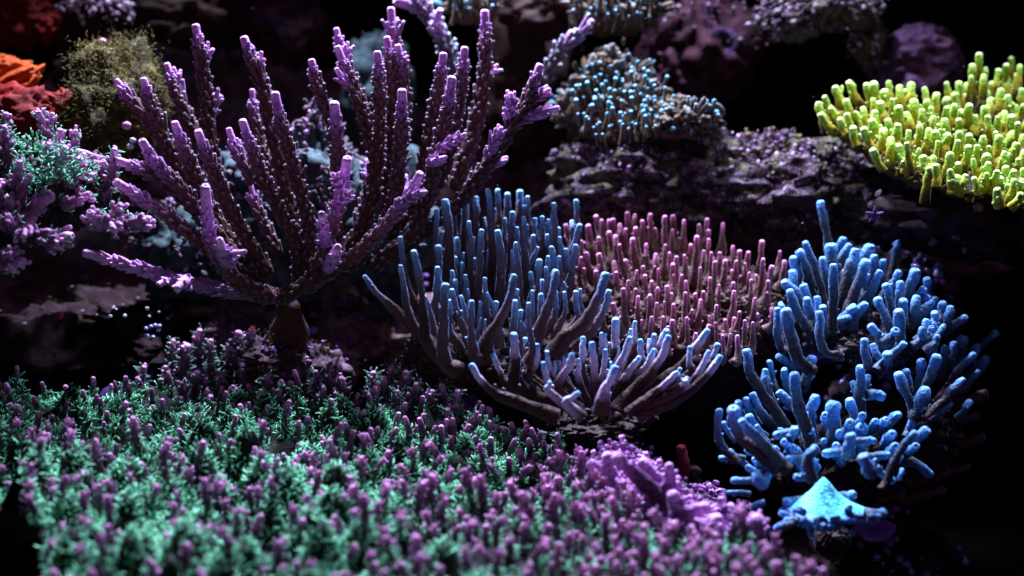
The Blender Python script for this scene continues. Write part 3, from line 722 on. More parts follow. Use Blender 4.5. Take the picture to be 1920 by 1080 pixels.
# pink finger coral (crop 1040,360 x3.375)
pink = thing('finger_coral', 'brown finger coral with pink tipped fingers right of the tall blue one', 'coral', at(1260, 690, .06))
YP = ylin(.0, 660, .15, 440)
T3 = [(467,75,150),(460,130,170),(508,140,160),(555,180,190),(605,138,230),(697,153,270),(750,150,150),(820,175,220),(915,205,180),(965,170,190),(1065,195,160),(900,280,240),(975,295,190),(513,225,220),(495,295,200),(410,330,240),(385,275,160),(345,250,180),(280,285,150),(213,210,160),(262,150,140),(298,175,140),(345,175,130),(370,170,140),(413,200,140),(200,385,150),(1015,440,220),(1080,430,170),(1150,432,180),(1170,370,170),(1225,378,120),(1312,310,200),(1320,420,240),(1425,370,170),(1455,435,130),(1375,470,210),(750,455,170),(570,525,200),(603,650,190),(712,595,190),(828,635,240),(435,610,230),(370,705,150),(1135,625,210),(1025,715,220),(1170,755,130),(1268,670,180),(925,680,160),(890,640,90),(745,810,110),(70,205,120),(1280,770,80),(640,390,160),(280,390,150),(700,330,160),(1350,560,140)]
SP = []
for (x, y, l) in T3:
    lean = (x - 760) * -.05 * l / 200 + random.uniform(-12, 12)
    SP.append(([(x, y + 8), (x + lean * .45, y + l * .55), (x + lean * 1.3, y + l)], random.uniform(21, 25)))
tips = [(1040 + x / 3.375, 360 + y / 3.375) for x, y, l in T3]
for (x, y) in fill([(1075, 430), (1180, 420), (1330, 430), (1440, 490), (1450, 600), (1380, 640), (1200, 620), (1110, 560)], tips, 75, 13):
    xx, yy = (x - 1040) * 3.375, (y - 360) * 3.375; l = random.uniform(70, 150)
    SP.append(([(xx, yy), (xx + random.uniform(-10, 10), yy + l)], random.uniform(17, 22)))
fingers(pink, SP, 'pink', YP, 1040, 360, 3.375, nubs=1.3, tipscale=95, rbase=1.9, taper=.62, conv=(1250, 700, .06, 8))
base_mass(pink, [(1260, 570, .13, 190, 85, dict(amp=.2, seed=55, rz=100, nu=110, nv=60)), (1240, 630, .07, 140, 50, dict(amp=.25, seed=56, rz=70, nu=100, nv=50)), (1380, 610, .08, 75, 55, dict(amp=.25, seed=57, rz=60))], 'pink', tip=.12, nubs=2600)

# lilac finger coral in front (crop 840,560 x3.177)
lil = thing('finger_coral', 'low lilac and blue finger coral like a shallow bowl in front of the pink one', 'coral', at(1120, 800, .0))
YL = ylin(-.09, 760, -.01, 660)
L3 = [([(143,400),(190,480),(270,555),(400,610)],24),([(265,338),(308,430),(360,510)],22),([(390,222),(400,350),(415,520)],31),([(460,242),(465,340),(470,440)],21),([(530,282),(517,390),(465,510)],25),([(567,388),(588,470),(615,540)],21),([(590,322),(605,390),(620,470)],20),([(654,325),(660,380),(662,450)],18),([(737,338),(720,410),(645,540)],31),([(777,365),(780,410),(775,470)],18),([(803,237),(802,330),(800,420)],21),([(858,272),(870,370),(872,520)],27),([(915,210),(918,290),(920,370)],18),([(936,215),(936,290),(935,370)],19),([(938,310),(930,400),(915,490)],23),([(1000,130),(994,250),(988,360)],27,.02),([(1114,142),(1112,230),(1105,330)],22),([(1090,187),(1086,240),(1080,300)],18),([(1082,237),(1055,320),(1000,420),(960,490)],27),([(995,415),(962,490),(925,560)],30,-.02),([(1138,352),(1085,420),(1030,500)],22),([(1226,308),(1180,410),(1080,510)],26),([(1312,232),(1280,330),(1200,450),(1120,540)],29),([(1300,195),(1270,260),(1230,340)],22),([(1228,220),(1227,290),(1220,380)],21),([(1145,252),(1150,330),(1150,400)],22),([(1198,245),(1200,310),(1195,380)],17),([(1362,442),(1310,490),(1230,570)],25,-.01),([(1545,192),(1480,280),(1400,390),(1330,470)],32,.03),([(1440,292),(1437,380),(1430,460)],21),([(1552,317),(1512,410),(1450,500),(1380,560)],27),([(1606,277),(1580,340),(1550,400)],20),([(1617,350),(1570,420),(1490,510),(1340,610)],24),([(1424,480),(1410,505),(1395,530)],23,-.02),([(775,562),(740,590),(700,620)],23,-.035),([(1383,420),(1370,450),(1350,480)],16),([(605,500),(605,525),(600,550)],20,-.03),([(635,375),(640,420),(640,470)],11),([(970,380),(975,420),(970,460)],11),([(690,345),(690,400),(692,450)],12),([(455,345),(460,400),(462,450)],9),([(1015,290),(1012,340),(1000,390)],11)]
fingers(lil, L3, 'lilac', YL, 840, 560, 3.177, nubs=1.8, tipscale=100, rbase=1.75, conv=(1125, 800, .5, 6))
base_mass(lil, [(1120, 790, .01, 95, 22, dict(amp=.16, seed=58, rz=100, nu=110, nv=50)), (1040, 778, .01, 40, 20, dict(amp=.18, seed=59, rz=60)), (1195, 776, .01, 40, 18, dict(amp=.18, seed=60, rz=60, rot=.15)), (1130, 800, -.0, 55, 40, dict(amp=.2, seed=61, rz=50))], 'lilac', nubs=300)

# azure coral: upper colony (crop 1420,360 x3.176)
az = thing('azure_coral', 'upper azure branching coral with one tall lone finger, right of the pink coral', 'coral', at(1600, 690, .06))
YA = ylin(-.02, 680, .08, 520)
A3 = [([(378,70),(398,170),(425,300),(440,420)],29),([(510,287),(480,345),(450,420)],25),([(545,322),(495,400),(460,480)],26),([(285,307),(330,420),(375,560),(395,660)],26),([(255,362),(288,440),(318,600)],32),([(215,402),(232,520),(250,620)],26),([(582,355),(545,480),(500,640)],31),([(440,335),(445,430),(455,520)],36),([(390,405),(402,500),(410,600)],26),([(667,340),(620,440),(590,540)],28),([(695,390),(680,470),(660,560)],24),([(648,425),(600,540),(545,690)],30),([(833,302),(815,400),(785,540)],26,.02),([(750,417),(745,480),(735,560)],24),([(726,480),(682,590),(640,700)],29),([(455,445),(452,600),(448,790)],32,-.01),([(842,485),(800,550),(750,620)],27),([(940,482),(905,580),(870,690)],30),([(1012,527),(1012,580),(1010,650)],25),([(850,548),(850,640),(845,720)],28),([(765,562),(790,650),(805,780)],29),([(985,585),(960,630),(940,690)],29),([(718,645),(760,740),(800,830)],32),([(868,655),(868,710),(860,780)],29),([(946,635),(940,690),(930,760)],30),([(843,720),(845,830),(840,900)],31,-.01),([(575,692),(540,725),(500,760)],31),([(548,745),(490,770),(430,790)],23),([(165,542),(230,610),(280,690)],32),([(195,598),(225,690),(285,790),(330,850)],33),([(280,567),(310,650),(320,720)],28),([(295,642),(312,730),(320,800)],27),([(355,635),(360,710),(362,780)],25),([(370,727),(370,870),(410,960),(480,970)],31,-.02),([(172,720),(200,850),(235,980),(290,1040)],33,-.03),([(120,705),(120,830),(140,920)],27),([(640,672),(605,715),(570,760)],30),([(390,692),(395,740),(400,800)],22),([(1035,662),(1000,700),(960,740)],31),([(1012,632),(1000,670),(985,710)],23),([(1058,727),(1058,770),(1055,820)],22),([(1005,770),(1000,800),(990,840)],22),([(1052,760),(1055,790),(1060,830)],18),([(1150,695),(1140,750),(1120,810)],26),([(1102,670),(1100,710),(1095,760)],24),([(1232,750),(1200,770),(1160,800)],26),([(1110,800),(1095,830),(1070,860)],22),([(1037,810),(1035,840),(1030,870)],24),([(980,820),(980,850),(980,880)],26),([(1070,862),(1065,885),(1060,910)],25),([(1058,640),(1050,680),(1040,720)],20),([(682,805),(735,870),(790,880)],30,-.03),([(820,832),(800,860),(760,890)],29,-.03),([(635,890),(640,960),(660,1020)],27,-.03),([(872,908),(830,945),(780,980)],29,-.03),([(776,975),(770,1010),(740,1040)],30,-.04),([(690,920),(720,980),(760,1010)],25,-.03),([(140,670),(150,700),(170,730)],24),([(210,480),(215,560),(240,640)],24),([(560,510),(550,580),(540,640)],18),([(800,555),(810,600),(815,640)],17),([(655,500),(640,570),(630,640)],20)]
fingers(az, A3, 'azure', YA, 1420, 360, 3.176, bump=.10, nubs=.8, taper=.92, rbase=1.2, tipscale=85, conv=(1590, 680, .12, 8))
base_mass(az, [(1590, 610, .075, 100, 60, dict(amp=.25, seed=62, rz=80, nu=100, nv=50)), (1720, 600, .08, 75, 42, dict(amp=.25, seed=63, rz=60)), (1500, 620, .06, 45, 55, dict(amp=.25, seed=64, rz=50)), (1640, 655, .04, 70, 30, dict(amp=.25, seed=65, rz=50))], 'azure', nubs=900)

# azure coral: lower colony (crop 1300,600 x2.455)
az2 = thing('azure_coral', 'lower azure branching coral with fingers spreading both sides above the cyan plate', 'coral', at(1610, 960, .02))
YZ = ylin(-.08, 900, .03, 720)
Z3 = [([(245,150),(265,240),(312,330),(385,430),(450,540)],24),([(330,235),(342,330),(400,450)],23),([(420,232),(427,290),(440,360)],18),([(464,258),(480,380),(520,500),(555,620)],25,-.01),([(400,338),(440,380),(480,420)],24),([(350,195),(365,270),(385,330)],18),([(395,170),(440,200),(480,220)],18),([(545,182),(532,240),(510,300)],22),([(275,347),(310,420),(375,490)],20),([(243,370),(265,430),(300,490)],19),([(208,382),(222,430),(250,490)],19),([(187,420),(205,520),(290,600),(390,680)],32,-.04),([(225,470),(310,560),(400,655),(440,690)],27,-.045),([(120,420),(112,520),(145,600),(210,660)],21,-.02),([(140,475),(160,520),(200,560)],16,-.03),([(258,450),(285,500),(330,540)],22),([(295,490),(310,530),(340,570)],19),([(128,637),(175,632),(240,640)],17,-.02),([(185,740),(240,742),(300,745)],16,-.02),([(170,610),(230,660),(290,715)],22),([(290,715),(300,735),(330,760)],32,-.04),([(345,715),(330,740),(310,760)],18,-.03),([(375,590),(390,620),(420,650)],17),([(560,362),(532,450),(540,560)],28),([(645,402),(650,520),(655,620)],34),([(722,377),(740,430),(760,500)],24),([(770,225),(770,330),(770,440)],27),([(735,292),(750,330),(765,360)],19),([(803,262),(795,310),(785,350)],18),([(866,350),(830,342),(790,345)],22,-.03),([(945,257),(978,340),(1015,420),(1000,520)],25),([(980,240),(990,290),(1000,340)],19),([(1050,197),(1046,270),(1035,380)],22),([(1120,175),(1090,260),(1050,350),(1010,440)],24,-.01),([(1103,122),(1100,190),(1090,260)],23,.01),([(1157,130),(1150,200),(1120,280)],25,.01),([(1200,112),(1190,180),(1160,260)],22,.01),([(1240,92),(1228,160),(1190,240)],24,.02),([(1305,125),(1270,175),(1220,220)],24,.02),([(1390,60),(1330,115),(1270,180)],20,.02),([(1290,162),(1220,235),(1160,330),(1090,430)],22,.01),([(1240,278),(1180,345),(1080,450),(1030,520)],22),([(1182,387),(1125,430),(1065,475),(1000,530)],22),([(1065,327),(1040,400),(1010,460)],28,-.02),([(1068,512),(1010,560),(950,620)],27,-.02),([(1018,522),(950,605),(900,720),(870,780)],21,-.04),([(1012,460),(1000,500),(980,540)],22),([(940,440),(905,465),(870,490)],27),([(385,530),(430,520),(475,515)],26,-.06),([(465,505),(455,530),(440,550)],18,-.06),([(558,592),(522,650),(550,740)],23,-.06),([(475,722),(500,725),(540,720)],16,-.06),([(562,742),(550,720),(535,700)],16,-.06),([(725,540),(720,580),(715,620)],34,-.07),([(830,557),(780,556),(720,565)],20,-.06),([(612,615),(660,610),(710,600)],24,-.06),([(895,622),(840,627),(770,640)],21,-.06),([(785,640),(805,680),(820,710)],31,-.07),([(1085,708),(1040,670),(980,640)],21,.0),([(912,740),(880,720),(850,690)],20,-.04),([(840,680),(830,700),(815,715)],20,-.06),([(960,690),(958,710),(950,730)],11,-.04),([(1270,380),(1250,410),(1220,450)],18,.02),([(1345,180),(1310,230),(1260,280)],22,.03),([(1310,240),(1260,300),(1200,360)],20,.03),([(440,640),(480,640),(530,650)],25,-.03),([(270,860),(300,850),(330,840)],18,.0),([(160,795),(210,795),(260,800)],15,.0),([(650,470),(640,540),(620,600)],20),([(430,840),(470,835),(520,830)],25,-.02),([(730,810),(700,815),(660,820)],26,.0)]
tips = [(1300 + p[0][0][0] / 2.455, 600 + p[0][0][1] / 2.455) for p in Z3]
for (x, y) in fill([(1400, 820), (1480, 790), (1560, 765), (1680, 790), (1720, 840), (1690, 865), (1600, 850), (1500, 870), (1400, 880)], tips, 26, 20, 6):
    xx, yy = (x - 1300) * 2.455, (y - 600) * 2.455; dx = (1570 - x) * .35
    Z3.append(([(xx, yy), (xx + dx * .5, yy + 18), (xx + dx, yy + 40)], random.uniform(19, 27), random.uniform(-.01, .02), -.03))
fingers(az2, Z3, 'azure', YZ, 1300, 600, 2.455, bump=.10, nubs=1.0, taper=.92, rbase=1.15, tipscale=95)
base_mass(az2, [(1600, 860, .02, 100, 75, dict(amp=.25, seed=66, rz=80, nu=100, nv=50)), (1480, 880, .01, 60, 50, dict(amp=.25, seed=67, rz=50)), (1720, 820, .03, 65, 70, dict(amp=.25, seed=68, rz=60)), (1630, 780, .05, 90, 40, dict(amp=.25, seed=69, rz=50))], 'azure', nubs=700)

RUST = []
for (x, y, l) in [(1735, 800, 70), (1760, 830, 80), (1790, 850, 85), (1745, 870, 70), (1800, 815, 90), (1775, 885, 75), (1830, 780, 110), (1840, 820, 120), (1720, 905, 60), (1765, 920, 80), (1815, 875, 100), (1700, 870, 50), (1845, 740, 120), (1690, 925, 50)]:
    RUST.append(([(x, y), (x - l * .45, y + l * .20 - 6), (x - l, y + l * .30)], random.uniform(8.5, 11), random.uniform(.01, .05)))
fingers(az2, RUST, 'rust', lambda x, y: .01, bump=.10, taper=.92, rbase=1.2, tipscale=110)
# cyan plate
cy = thing('plate_coral', 'bright cyan plate coral with a pale peak under the lower azure coral', 'coral', at(1555, 1000, -.06))
cen = at(1553, 958, -.13); s = px2m(cen)
nu, nr = 90, 26
V = []; tp = []
for i_ in range(nr):
    u = i_ / (nr - 1)
    for j in range(nu):
        th = 2 * math.pi * j / nu
        e = 1 + .10 * math.sin(3 * th + 1) + .07 * math.sin(7 * th) + .05 * math.sin(13 * th + 2)
        e = 1 + (e - 1) * u ** 3
        x = 84 * u * math.cos(th) * e; yy = 58 * u * math.sin(th) * e
        h = 52 * math.exp(-(math.hypot(x + 10, yy - 10) / 36.) ** 1.25) + 14 * (1 - u) - 6 * u * u
        V.append((cen[0] + x * s, cen[1] + yy * s, cen[2] + h * s)); tp.append(max(0, (u - .62) / .38))
V = np.array(V); tp = np.array(tp)
V[:, 2] += fbm(V * 130, 3) * 1.3 * s
Vb = V[-nu:] * [1, 1, 1] + [0, 0, -9 * s]; Vc = np.vstack([(V[-nu:] * .25 + cen * .75) + [0, 0, -22 * s]])
mb = MB(); VV = np.vstack([V, Vb, Vc]); mb.add(VV, ring_quads(nr + 2, nu), [[0, j, j + 1] for j in range(1, nu - 1)], np.concatenate([tp, np.ones(nu), np.ones(nu)]))
part(mb, 'plate', M['cyan'], cy)
CY = []
for (x, y, dx, dy, r) in [(385, 960, 70, -20, 20), (405, 890, 60, 20, 17), (430, 925, 55, 0, 20), (545, 990, -5, -40, 17), (600, 955, -5, -30, 20), (660, 945, -10, -35, 24), (690, 930, -30, -20, 19), (755, 910, -40, -20, 18), (870, 890, -80, 5, 20), (850, 905, -60, 0, 16), (800, 905, -50, 0, 17), (500, 945, 10, -30, 16), (720, 860, -10, 20, 16), (470, 875, 40, 10, 17), (570, 950, 0, -35, 18), (630, 965, -5, -30, 16)]:
    CY.append(([(x, y), (x + dx * .5, y + dy * .5), (x + dx, y + dy)], r, 0))
fingers(cy, CY, 'azure', lambda x, y: -.142 - (y - 955) * .0007, 1300, 600, 2.455, taper=.92, rbase=1.1, tipscale=60, nubs=.4)
base_mass(cy, [(1560, 1012, -.11, 34, 34, dict(amp=.12, seed=70))], 'azure', 'stalk')

# ------------------------------------------------------------------ yellow green coral (crop 1400,0 x2.4)
gr = thing('yellow_coral', 'yellow green table coral with stubby fingers at the upper right edge', 'coral', at(1800, 400, .08))
G = [(462,375),(400,400),(352,440),(325,470),(540,385),(572,385),(640,372),(688,395),(740,385),(800,400),(855,430),(900,378),(955,378),(990,385),(1015,300),(1045,250),(1075,310),(1135,320),(1190,265),(1230,300),(1215,340),(1170,360),(1105,380),(1145,410),(450,460),(420,540),(380,490),(335,520),(525,490),(570,450),(600,470),(480,580),(530,585),(565,550),(635,545),(685,490),(655,450),(715,410),(790,500),(900,490),(940,430),(935,480),(1000,480),(1100,455),(1160,510),(1085,530),(1220,560),(955,545),(890,545),(960,600),(820,590),(780,570),(650,630),(720,650),(570,680),(775,675),(860,640),(850,600),(950,640),(1065,620),(1135,620),(1120,600),(1000,665),(1090,665),(1215,655),(1020,720),(915,700),(820,765),(915,770),(1080,785),(1180,700),(1160,690)]
tips = [(1400 + x / 2.4, y / 2.4) for x, y in G]
extra = fill([(1560, 185), (1700, 165), (1800, 165), (1830, 125), (2010, 110), (2040, 395), (1900, 365), (1800, 345), (1705, 300), (1618, 250)], tips, 105, 14.5, 8)
gt = tips + extra
YG = lambda x, y: .0 + (340 - y) / 170. * .17 + max(0, (x - 1700)) * .0001
SP = []
for k_, (x, y) in enumerate(gt):
    front = (y - 170) / 150
    l = random.uniform(28, 44) if k_ < len(tips) else random.uniform(18, 32)
    if y < 150: l = random.uniform(50, 75)
    l *= random.uniform(.85, 1.6)
    dx = (1760 - x) * .055 + random.uniform(-12, 12)
    if x < 1640: dx += 8
    SP.append(([(x, y), (x + dx * .4, y + l * .5), (x + dx, y + l)], random.uniform(6.6, 10.4)))
fingers(gr, SP, 'green', lambda x, y: YG(x, y - 32), 0, 0, 1.0, taper=.80, rbase=1.12, tipscale=56, nubs=2.6, bump=.10)
# body of the table: a lumpy sheet through the finger feet with thickness below
mb = MB()
nx, ny = 90, 46
V = []
for a_ in range(ny):
    v = a_ / (ny - 1)
    for b_ in range(nx):
        u = b_ / (nx - 1)
        px = 1550 + u * 520
        top = np.interp(px, [1550, 1600, 1700, 1800, 1860, 2070], [205, 200, 205, 200, 165, 150]) + 12
        bot = np.interp(px, [1550, 1600, 1650, 1740, 1800, 1900, 2070], [230, 258, 296, 338, 352, 364, 380])
        py = top + (bot - top) * v
        V.append(at(px, py, YG(px, py - 38) + .004))
V = np.array(V); V[:, 2] += fbm(V * 90, 3) * .0035
back = V + np.array([0, .022, -.008])
Q = []
for a_ in range(ny - 1):
    for b_ in range(nx - 1):
        i_ = a_ * nx + b_; Q.append((i_, i_ + nx, i_ + nx + 1, i_ + 1))
n_ = nx * ny
Q2 = [(q[3] + n_, q[2] + n_, q[1] + n_, q[0] + n_) for q in Q]
edge = []
loop = list(range(nx)) + [a_ * nx + nx - 1 for a_ in range(1, ny)] + [(ny - 1) * nx + b_ for b_ in range(nx - 2, -1, -1)] + [a_ * nx for a_ in range(ny - 2, 0, -1)]
for a_, b_ in zip(loop, loop[1:] + loop[:1]): edge.append((a_, b_, b_ + n_, a_ + n_))
mb.add(np.vstack([V, back]), Q + Q2 + edge, tip=.02)
part(mb, 'table_base', M['green'], gr)
rg = np.random.default_rng(4)
k_ = rg.integers(0, n_, 2600); mb = MB()
scatter(mb, LUMP[0], V[k_] + rg.normal(size=(2600, 3)) * .002, rg.normal(size=(2600, 3)) + [0, -.5, 1.2], .0022, .0012, tip=rg.uniform(0, .5, 2600))
part(mb, 'polyps', M['green'], gr, 'stuff')

# ------------------------------------------------------------------ teal polyp colonies
def polyp_mesh():
    mb = MB(); C = spline([(0, 0, 0), (.0004, 0, .006), (0, 0, .011)], 6)
    tube(mb, C, np.array([1.2, 1.0, .9, .85, .9, 1.35]) * .001, 8, 0, dimple=False); return mb.mesh('polyp', M['teal'])
PM = polyp_mesh()
def polyp_colony(label, poly, n, yf, mind, mass, seed, bitsn):
    t = thing('polyp_colony', label, 'coral', at(poly[0][0], poly[0][1], yf(*poly[0])))
    V, Q, T, D = pblob(*mass[:5], **mass[5]); mb = MB(); mb.add(V, Q, T, tip=.2); part(mb, 'base', M['teal'], t)
    crust(V, D, t, bitsn, .0026, 'teal', 'encrustation', up=-.2, lenf=2.2)
    for (x, y) in fill(poly, [], n, mind, seed):
        p = at(x, y + 18, yf(x, y)) - WL[t.name]
        o = bpy.data.objects.new('polyp', PM); COL.objects.link(o); o.parent = t; o.location = p
        o.rotation_euler = (random.uniform(-.35, .25), random.uniform(-.35, .35), random.uniform(0, 6)); f = random.uniform(.75, 1.5); o.scale = (f * .85, f * .85, f)
    return t
polyp_colony('teal tipped polyp colony on the left end of the rock shelf', [(1075, 215), (1085, 150), (1130, 105), (1190, 120), (1240, 165), (1260, 200), (1230, 245), (1120, 260)], 110, lambda x, y: .14 + (260 - y) / 160 * .08, 11, (1160, 215, .22, 95, 90, dict(amp=.25, seed=71, nu=100, nv=60)), 81, 900)
polyp_colony('blurred teal polyp colony cut by the top edge, right of the brown pillar', [(1070, -10), (1230, -10), (1225, 40), (1130, 45), (1075, 35)], 50, lambda x, y: .22, 14, (1150, 20, .26, 85, 45, dict(amp=.25, seed=72)), 82, 300)
polyp_colony('small teal speckled colony at the top edge left of the brown pillar', [(835, -10), (920, -10), (915, 30), (845, 32)], 25, lambda x, y: .24, 12, (880, 5, .27, 45, 38, dict(amp=.25, seed=73)), 83, 200)
polyp_colony('flat teal patch on the crest of the rock shelf', [(1200, 225), (1290, 190), (1340, 210), (1350, 235), (1270, 240)], 40, lambda x, y: .16, 12, (1280, 232, .175, 72, 24, dict(amp=.25, seed=74)), 84, 420)

# ------------------------------------------------------------------ magenta encrusting coral (1100..1430, 850..1010)
mg = thing('encrusting_coral', 'magenta encrusting coral with knobs at the right end of the green carpet', 'coral', at(1250, 1010, -.10))
YM = lambda x, y: -.185 + (1010 - y) / 160 * .07
mb = MB()
for (x, y, rx, ry, rt, sd) in [(1175, 905, 62, 40, .0, 1), (1190, 885, 70, 24, -.55, 2), (1240, 950, 75, 42, -.2, 3), (1330, 985, 85, 32, -.15, 4), (1160, 950, 70, 40, 0, 5)]:
    V, Q, T, D = pblob(x, y, YM(x, y) + .025, rx, ry, rz=50, amp=.22, freq=3.2, seed=80 + sd, nu=110, nv=60, rot=rt); mb.add(V, Q, T, tip=np.clip(.35 + .5 * fbm(V * 90, 2) + .3 * D[:, 2], 0, 1))
    if sd == 1: MGV, MGD = V, D
    else: MGV = np.vstack([MGV, V]); MGD = np.vstack([MGD, D])
part(mb, 'base', M['magenta'], mg)
fingers(mg, [([(1110, 872), (1125, 880), (1145, 890)], 14), ([(1157, 860), (1180, 880), (1215, 910), (1250, 940)], 13), ([(1138, 858), (1138, 875), (1140, 895)], 11), ([(1254, 875), (1255, 900), (1240, 935)], 11), ([(1262, 930), (1262, 945), (1270, 960)], 13), ([(1322, 953), (1295, 957), (1265, 965)], 11), ([(1345, 976), (1345, 990), (1345, 1005)], 15), ([(1418, 976), (1416, 990), (1412, 1008)], 15), ([(1205, 868), (1215, 880), (1225, 900)], 12), ([(1385, 985), (1385, 1000), (1385, 1015)], 14)], 'magenta', lambda x, y: YM(x, y) - .004, nubs=3, bump=.2, name='knob', taper=.95, tipscale=60, dimple=False)
crust(MGV, MGD, mg, 1300, .0022, 'palepolyp', 'polyps', up=-.6, lenf=1.0, tpl=HAIR[1], nthr=-9)
crust(MGV, MGD, mg, 1500, .0019, 'magenta', 'nodules', up=-.5, lenf=1.0, seed=12, nthr=-9)

cup = thing('cup_coral', 'small magenta cup coral with a ruffled rim beside the red tube', 'coral', at(1335, 950, -.03))
c = at(1335, 925, -.03); s = px2m(c); V = []; tt = []; nu = 40
for (rr, h, a_) in [(6, -22, 0), (10, -12, .2), (20, -4, .5), (27, 3, 1), (26, 6, 1), (18, 2, .6), (10, 0, .4), (3, 3, .5)]:
    for j in range(nu):
        th = 2 * math.pi * j / nu; e = 1 + .10 * math.sin(4 * th) + .06 * math.sin(9 * th + 1)
        V.append((c[0] + rr * e * math.cos(th) * s, c[1] + rr * e * math.sin(th) * s * .8, c[2] + (h - 4 * math.cos(th) + 2 * math.sin(5 * th) * (rr > 15) + 5 * math.sin(th)) * s)); tt.append(a_)
mb = MB(); mb.add(V, ring_quads(8, nu), tip=tt); part(mb, 'cup', M['magenta'], cup)
V = np.array(V); crust(V[nu * 3:], np.tile([0, 0, 1.], (len(V) - nu * 3, 1)), cup, 60, .0022, 'magenta', 'nodules', up=-1)

def tube_thing(name, label, cat, pts, r, Y, mat, partname='tube', taper=.7, bump=.2):
    P = [at(x, y, Y) for x, y in pts][::-1]; s = px2m(P[0])
    t = thing(name, label, cat, P[0]); mb = MB(); C = spline(P, 16)
    tube(mb, C, np.linspace(r * 1.15, r * taper, 16) * s, 14, bump, freq=.8, seed=random.random() * 9); part(mb, partname, M[mat], t)
    return t
tube_thing('tube_sponge', 'upright wine red tube sponge behind the magenta coral', 'sponge', [(1278, 840), (1282, 880), (1288, 930), (1290, 960)], 14, .0, 'redpiece')
tube_thing('tube_sponge', 'dark brown stub leaning beside the wine red tube sponge', 'sponge', [(1302, 880), (1300, 910), (1296, 960)], 15, -.01, 'redrock')
tube_thing('coral_stub', 'pale grey violet knobbly stub under the lilac finger coral', 'coral', [(1175, 790), (1172, 812), (1172, 830)], 14, .05, 'violet', 'knob', .95)

# ------------------------------------------------------------------ violet plates
def plate(label, pts, Y, mat='violet', lift=16, thick=5, name='plate_coral'):
    """ruffled plate through an outline of photograph points (front edge first), leaning back"""
    c2 = np.mean(pts, 0); cen = at(c2[0], c2[1], Y); s = px2m(cen)
    m = len(pts); nu = 72; ring = spline(np.vstack([np.c_[np.array(pts), np.zeros(m)], [[*pts[0], 0]]]), nu + 1)[:-1, :2]
    V = []; nr = 12
    for i_ in range(nr):
        u = i_ / (nr - 1)
        for j in range(nu):
            p = c2 + (ring[j] - c2) * u
            yy = Y + (c2[1] - p[1]) * .0003
            q = at(p[0], p[1], yy); V.append(q)
    V = np.array(V); V += np.outer(fbm(V * 55 + 3, 3) * 5 * s, [0, -.8, .6])
    Bk = V[::-1].reshape(nr, nu, 3)[:, ::-1].reshape(-1, 3) + np.array([0, thick * s, -thick * s * 1.2])
    mb = MB(); mb.add(np.vstack([V, Bk]), ring_quads(nr * 2, nu), [[0, j + 1, j] for j in range(1, nu - 1)], np.concatenate([np.repeat(np.linspace(0, 1, nr), nu), np.repeat(np.linspace(1, 0, nr), nu)]))
    t = thing(name, label, 'coral', cen); part(mb, 'plate', M[mat], t); return t
plate('violet plate coral with a lobed edge in shade below the staghorn', [(238, 700), (262, 655), (320, 630), (355, 600), (385, 600), (395, 640), (430, 660), (420, 700), (330, 720)], .13)
plate('small violet lobe standing left of the shaded violet plate', [(250, 720), (258, 672), (275, 668), (288, 690), (275, 725)], .10)
plate('mauve rounded lobe behind the left edge of the green carpet', [(180, 770), (190, 735), (215, 722), (232, 735), (230, 775), (205, 790)], .06)
plate('bright violet lobe between the green carpet and the lilac coral', [(782, 740), (790, 700), (808, 692), (815, 720), (808, 750)], .08)
plate('blurred violet lobe under the left end of the lilac coral', [(810, 715), (840, 702), (868, 712), (865, 735), (830, 735)], .10)
plate('violet flake at the right edge of the green carpet below the lilac coral', [(865, 760), (880, 740), (898, 748), (890, 775)], .04)
plate('dim violet plate in the shadow right of the cyan plate', [(1600, 985), (1640, 975), (1680, 985), (1665, 1010), (1625, 1012)], -.01)
plate('violet flat lobe at the foot of the upper azure coral', [(1500, 655), (1530, 645), (1550, 660), (1530, 672)], .05)

# ------------------------------------------------------------------ green polyp carpet
PL = np.array([(-120, 830), (-40, 790), (60, 785), (150, 785), (240, 765), (330, 755), (480, 775), (560, 790), (640, 785), (700, 775), (780, 765), (850, 770), (930, 815), (1060, 870), (1105, 930), (1240, 1010), (1400, 1040), (1500, 1075), (1560, 1150), (1570, 1330), (50, 1330), (95, 1090), (45, 1025), (-120, 1000)], float)
pb = at(700, 760, .045); pf = at(700, 1100, -.25)
SL = (pb[2] - pf[2]) / (pb[1] - pf[1])
plane_z = lambda y: pf[2] + (y - pf[1]) * SL
def inpoly(x, y, P):
    c = np.zeros(len(x), bool); m = len(P)
    for a_ in range(m):
        x1, y1 = P[a_]; x2, y2 = P[a_ - 1]
        cond = ((y1 > y) != (y2 > y)); xi = (x2 - x1) * (y - y1) / (y2 - y1 + 1e-12) + x1
        c ^= cond & (x < xi)
    return c
rg = np.random.default_rng(21)
tuft = []
for _ in range(6000):
    x, y = rg.uniform(-.36, .22), rg.uniform(-.36, .08)
    if all((x - a_) ** 2 + (y - b_) ** 2 > .022 ** 2 for a_, b_, *_r in tuft):
        tuft.append((x, y, rg.uniform(.0065, .011), rg.uniform(.010, .030)))
tuft = np.array(tuft)
def carpet_h(x, y):
    h = np.zeros_like(x)
    left = np.clip((.05 - x) / .12, .18, 1)
    for a_, b_, w_, hh in tuft:
        d2 = ((x - a_) ** 2 + (y - b_) ** 2) / (w_ * w_)
        m_ = d2 < 9
        h[m_] = np.maximum(h[m_], hh * np.exp(-d2[m_] * .8))
    return h * left * np.clip((.06 - y) / .10, .3, 1) + .004 * vnoise(np.stack([x * 25, y * 25, x * 0], 1)) + .012 * np.clip((-x - .02) / .3, 0, 1)
carpet = thing('polyp_carpet_coral', 'purple tipped coral carpet covered in mint green polyps filling the foreground', 'coral', (-.08, -.1, plane_z(-.1)))
gx = np.linspace(-.40, .26, 200); gy = np.linspace(-.42, .09, 150)
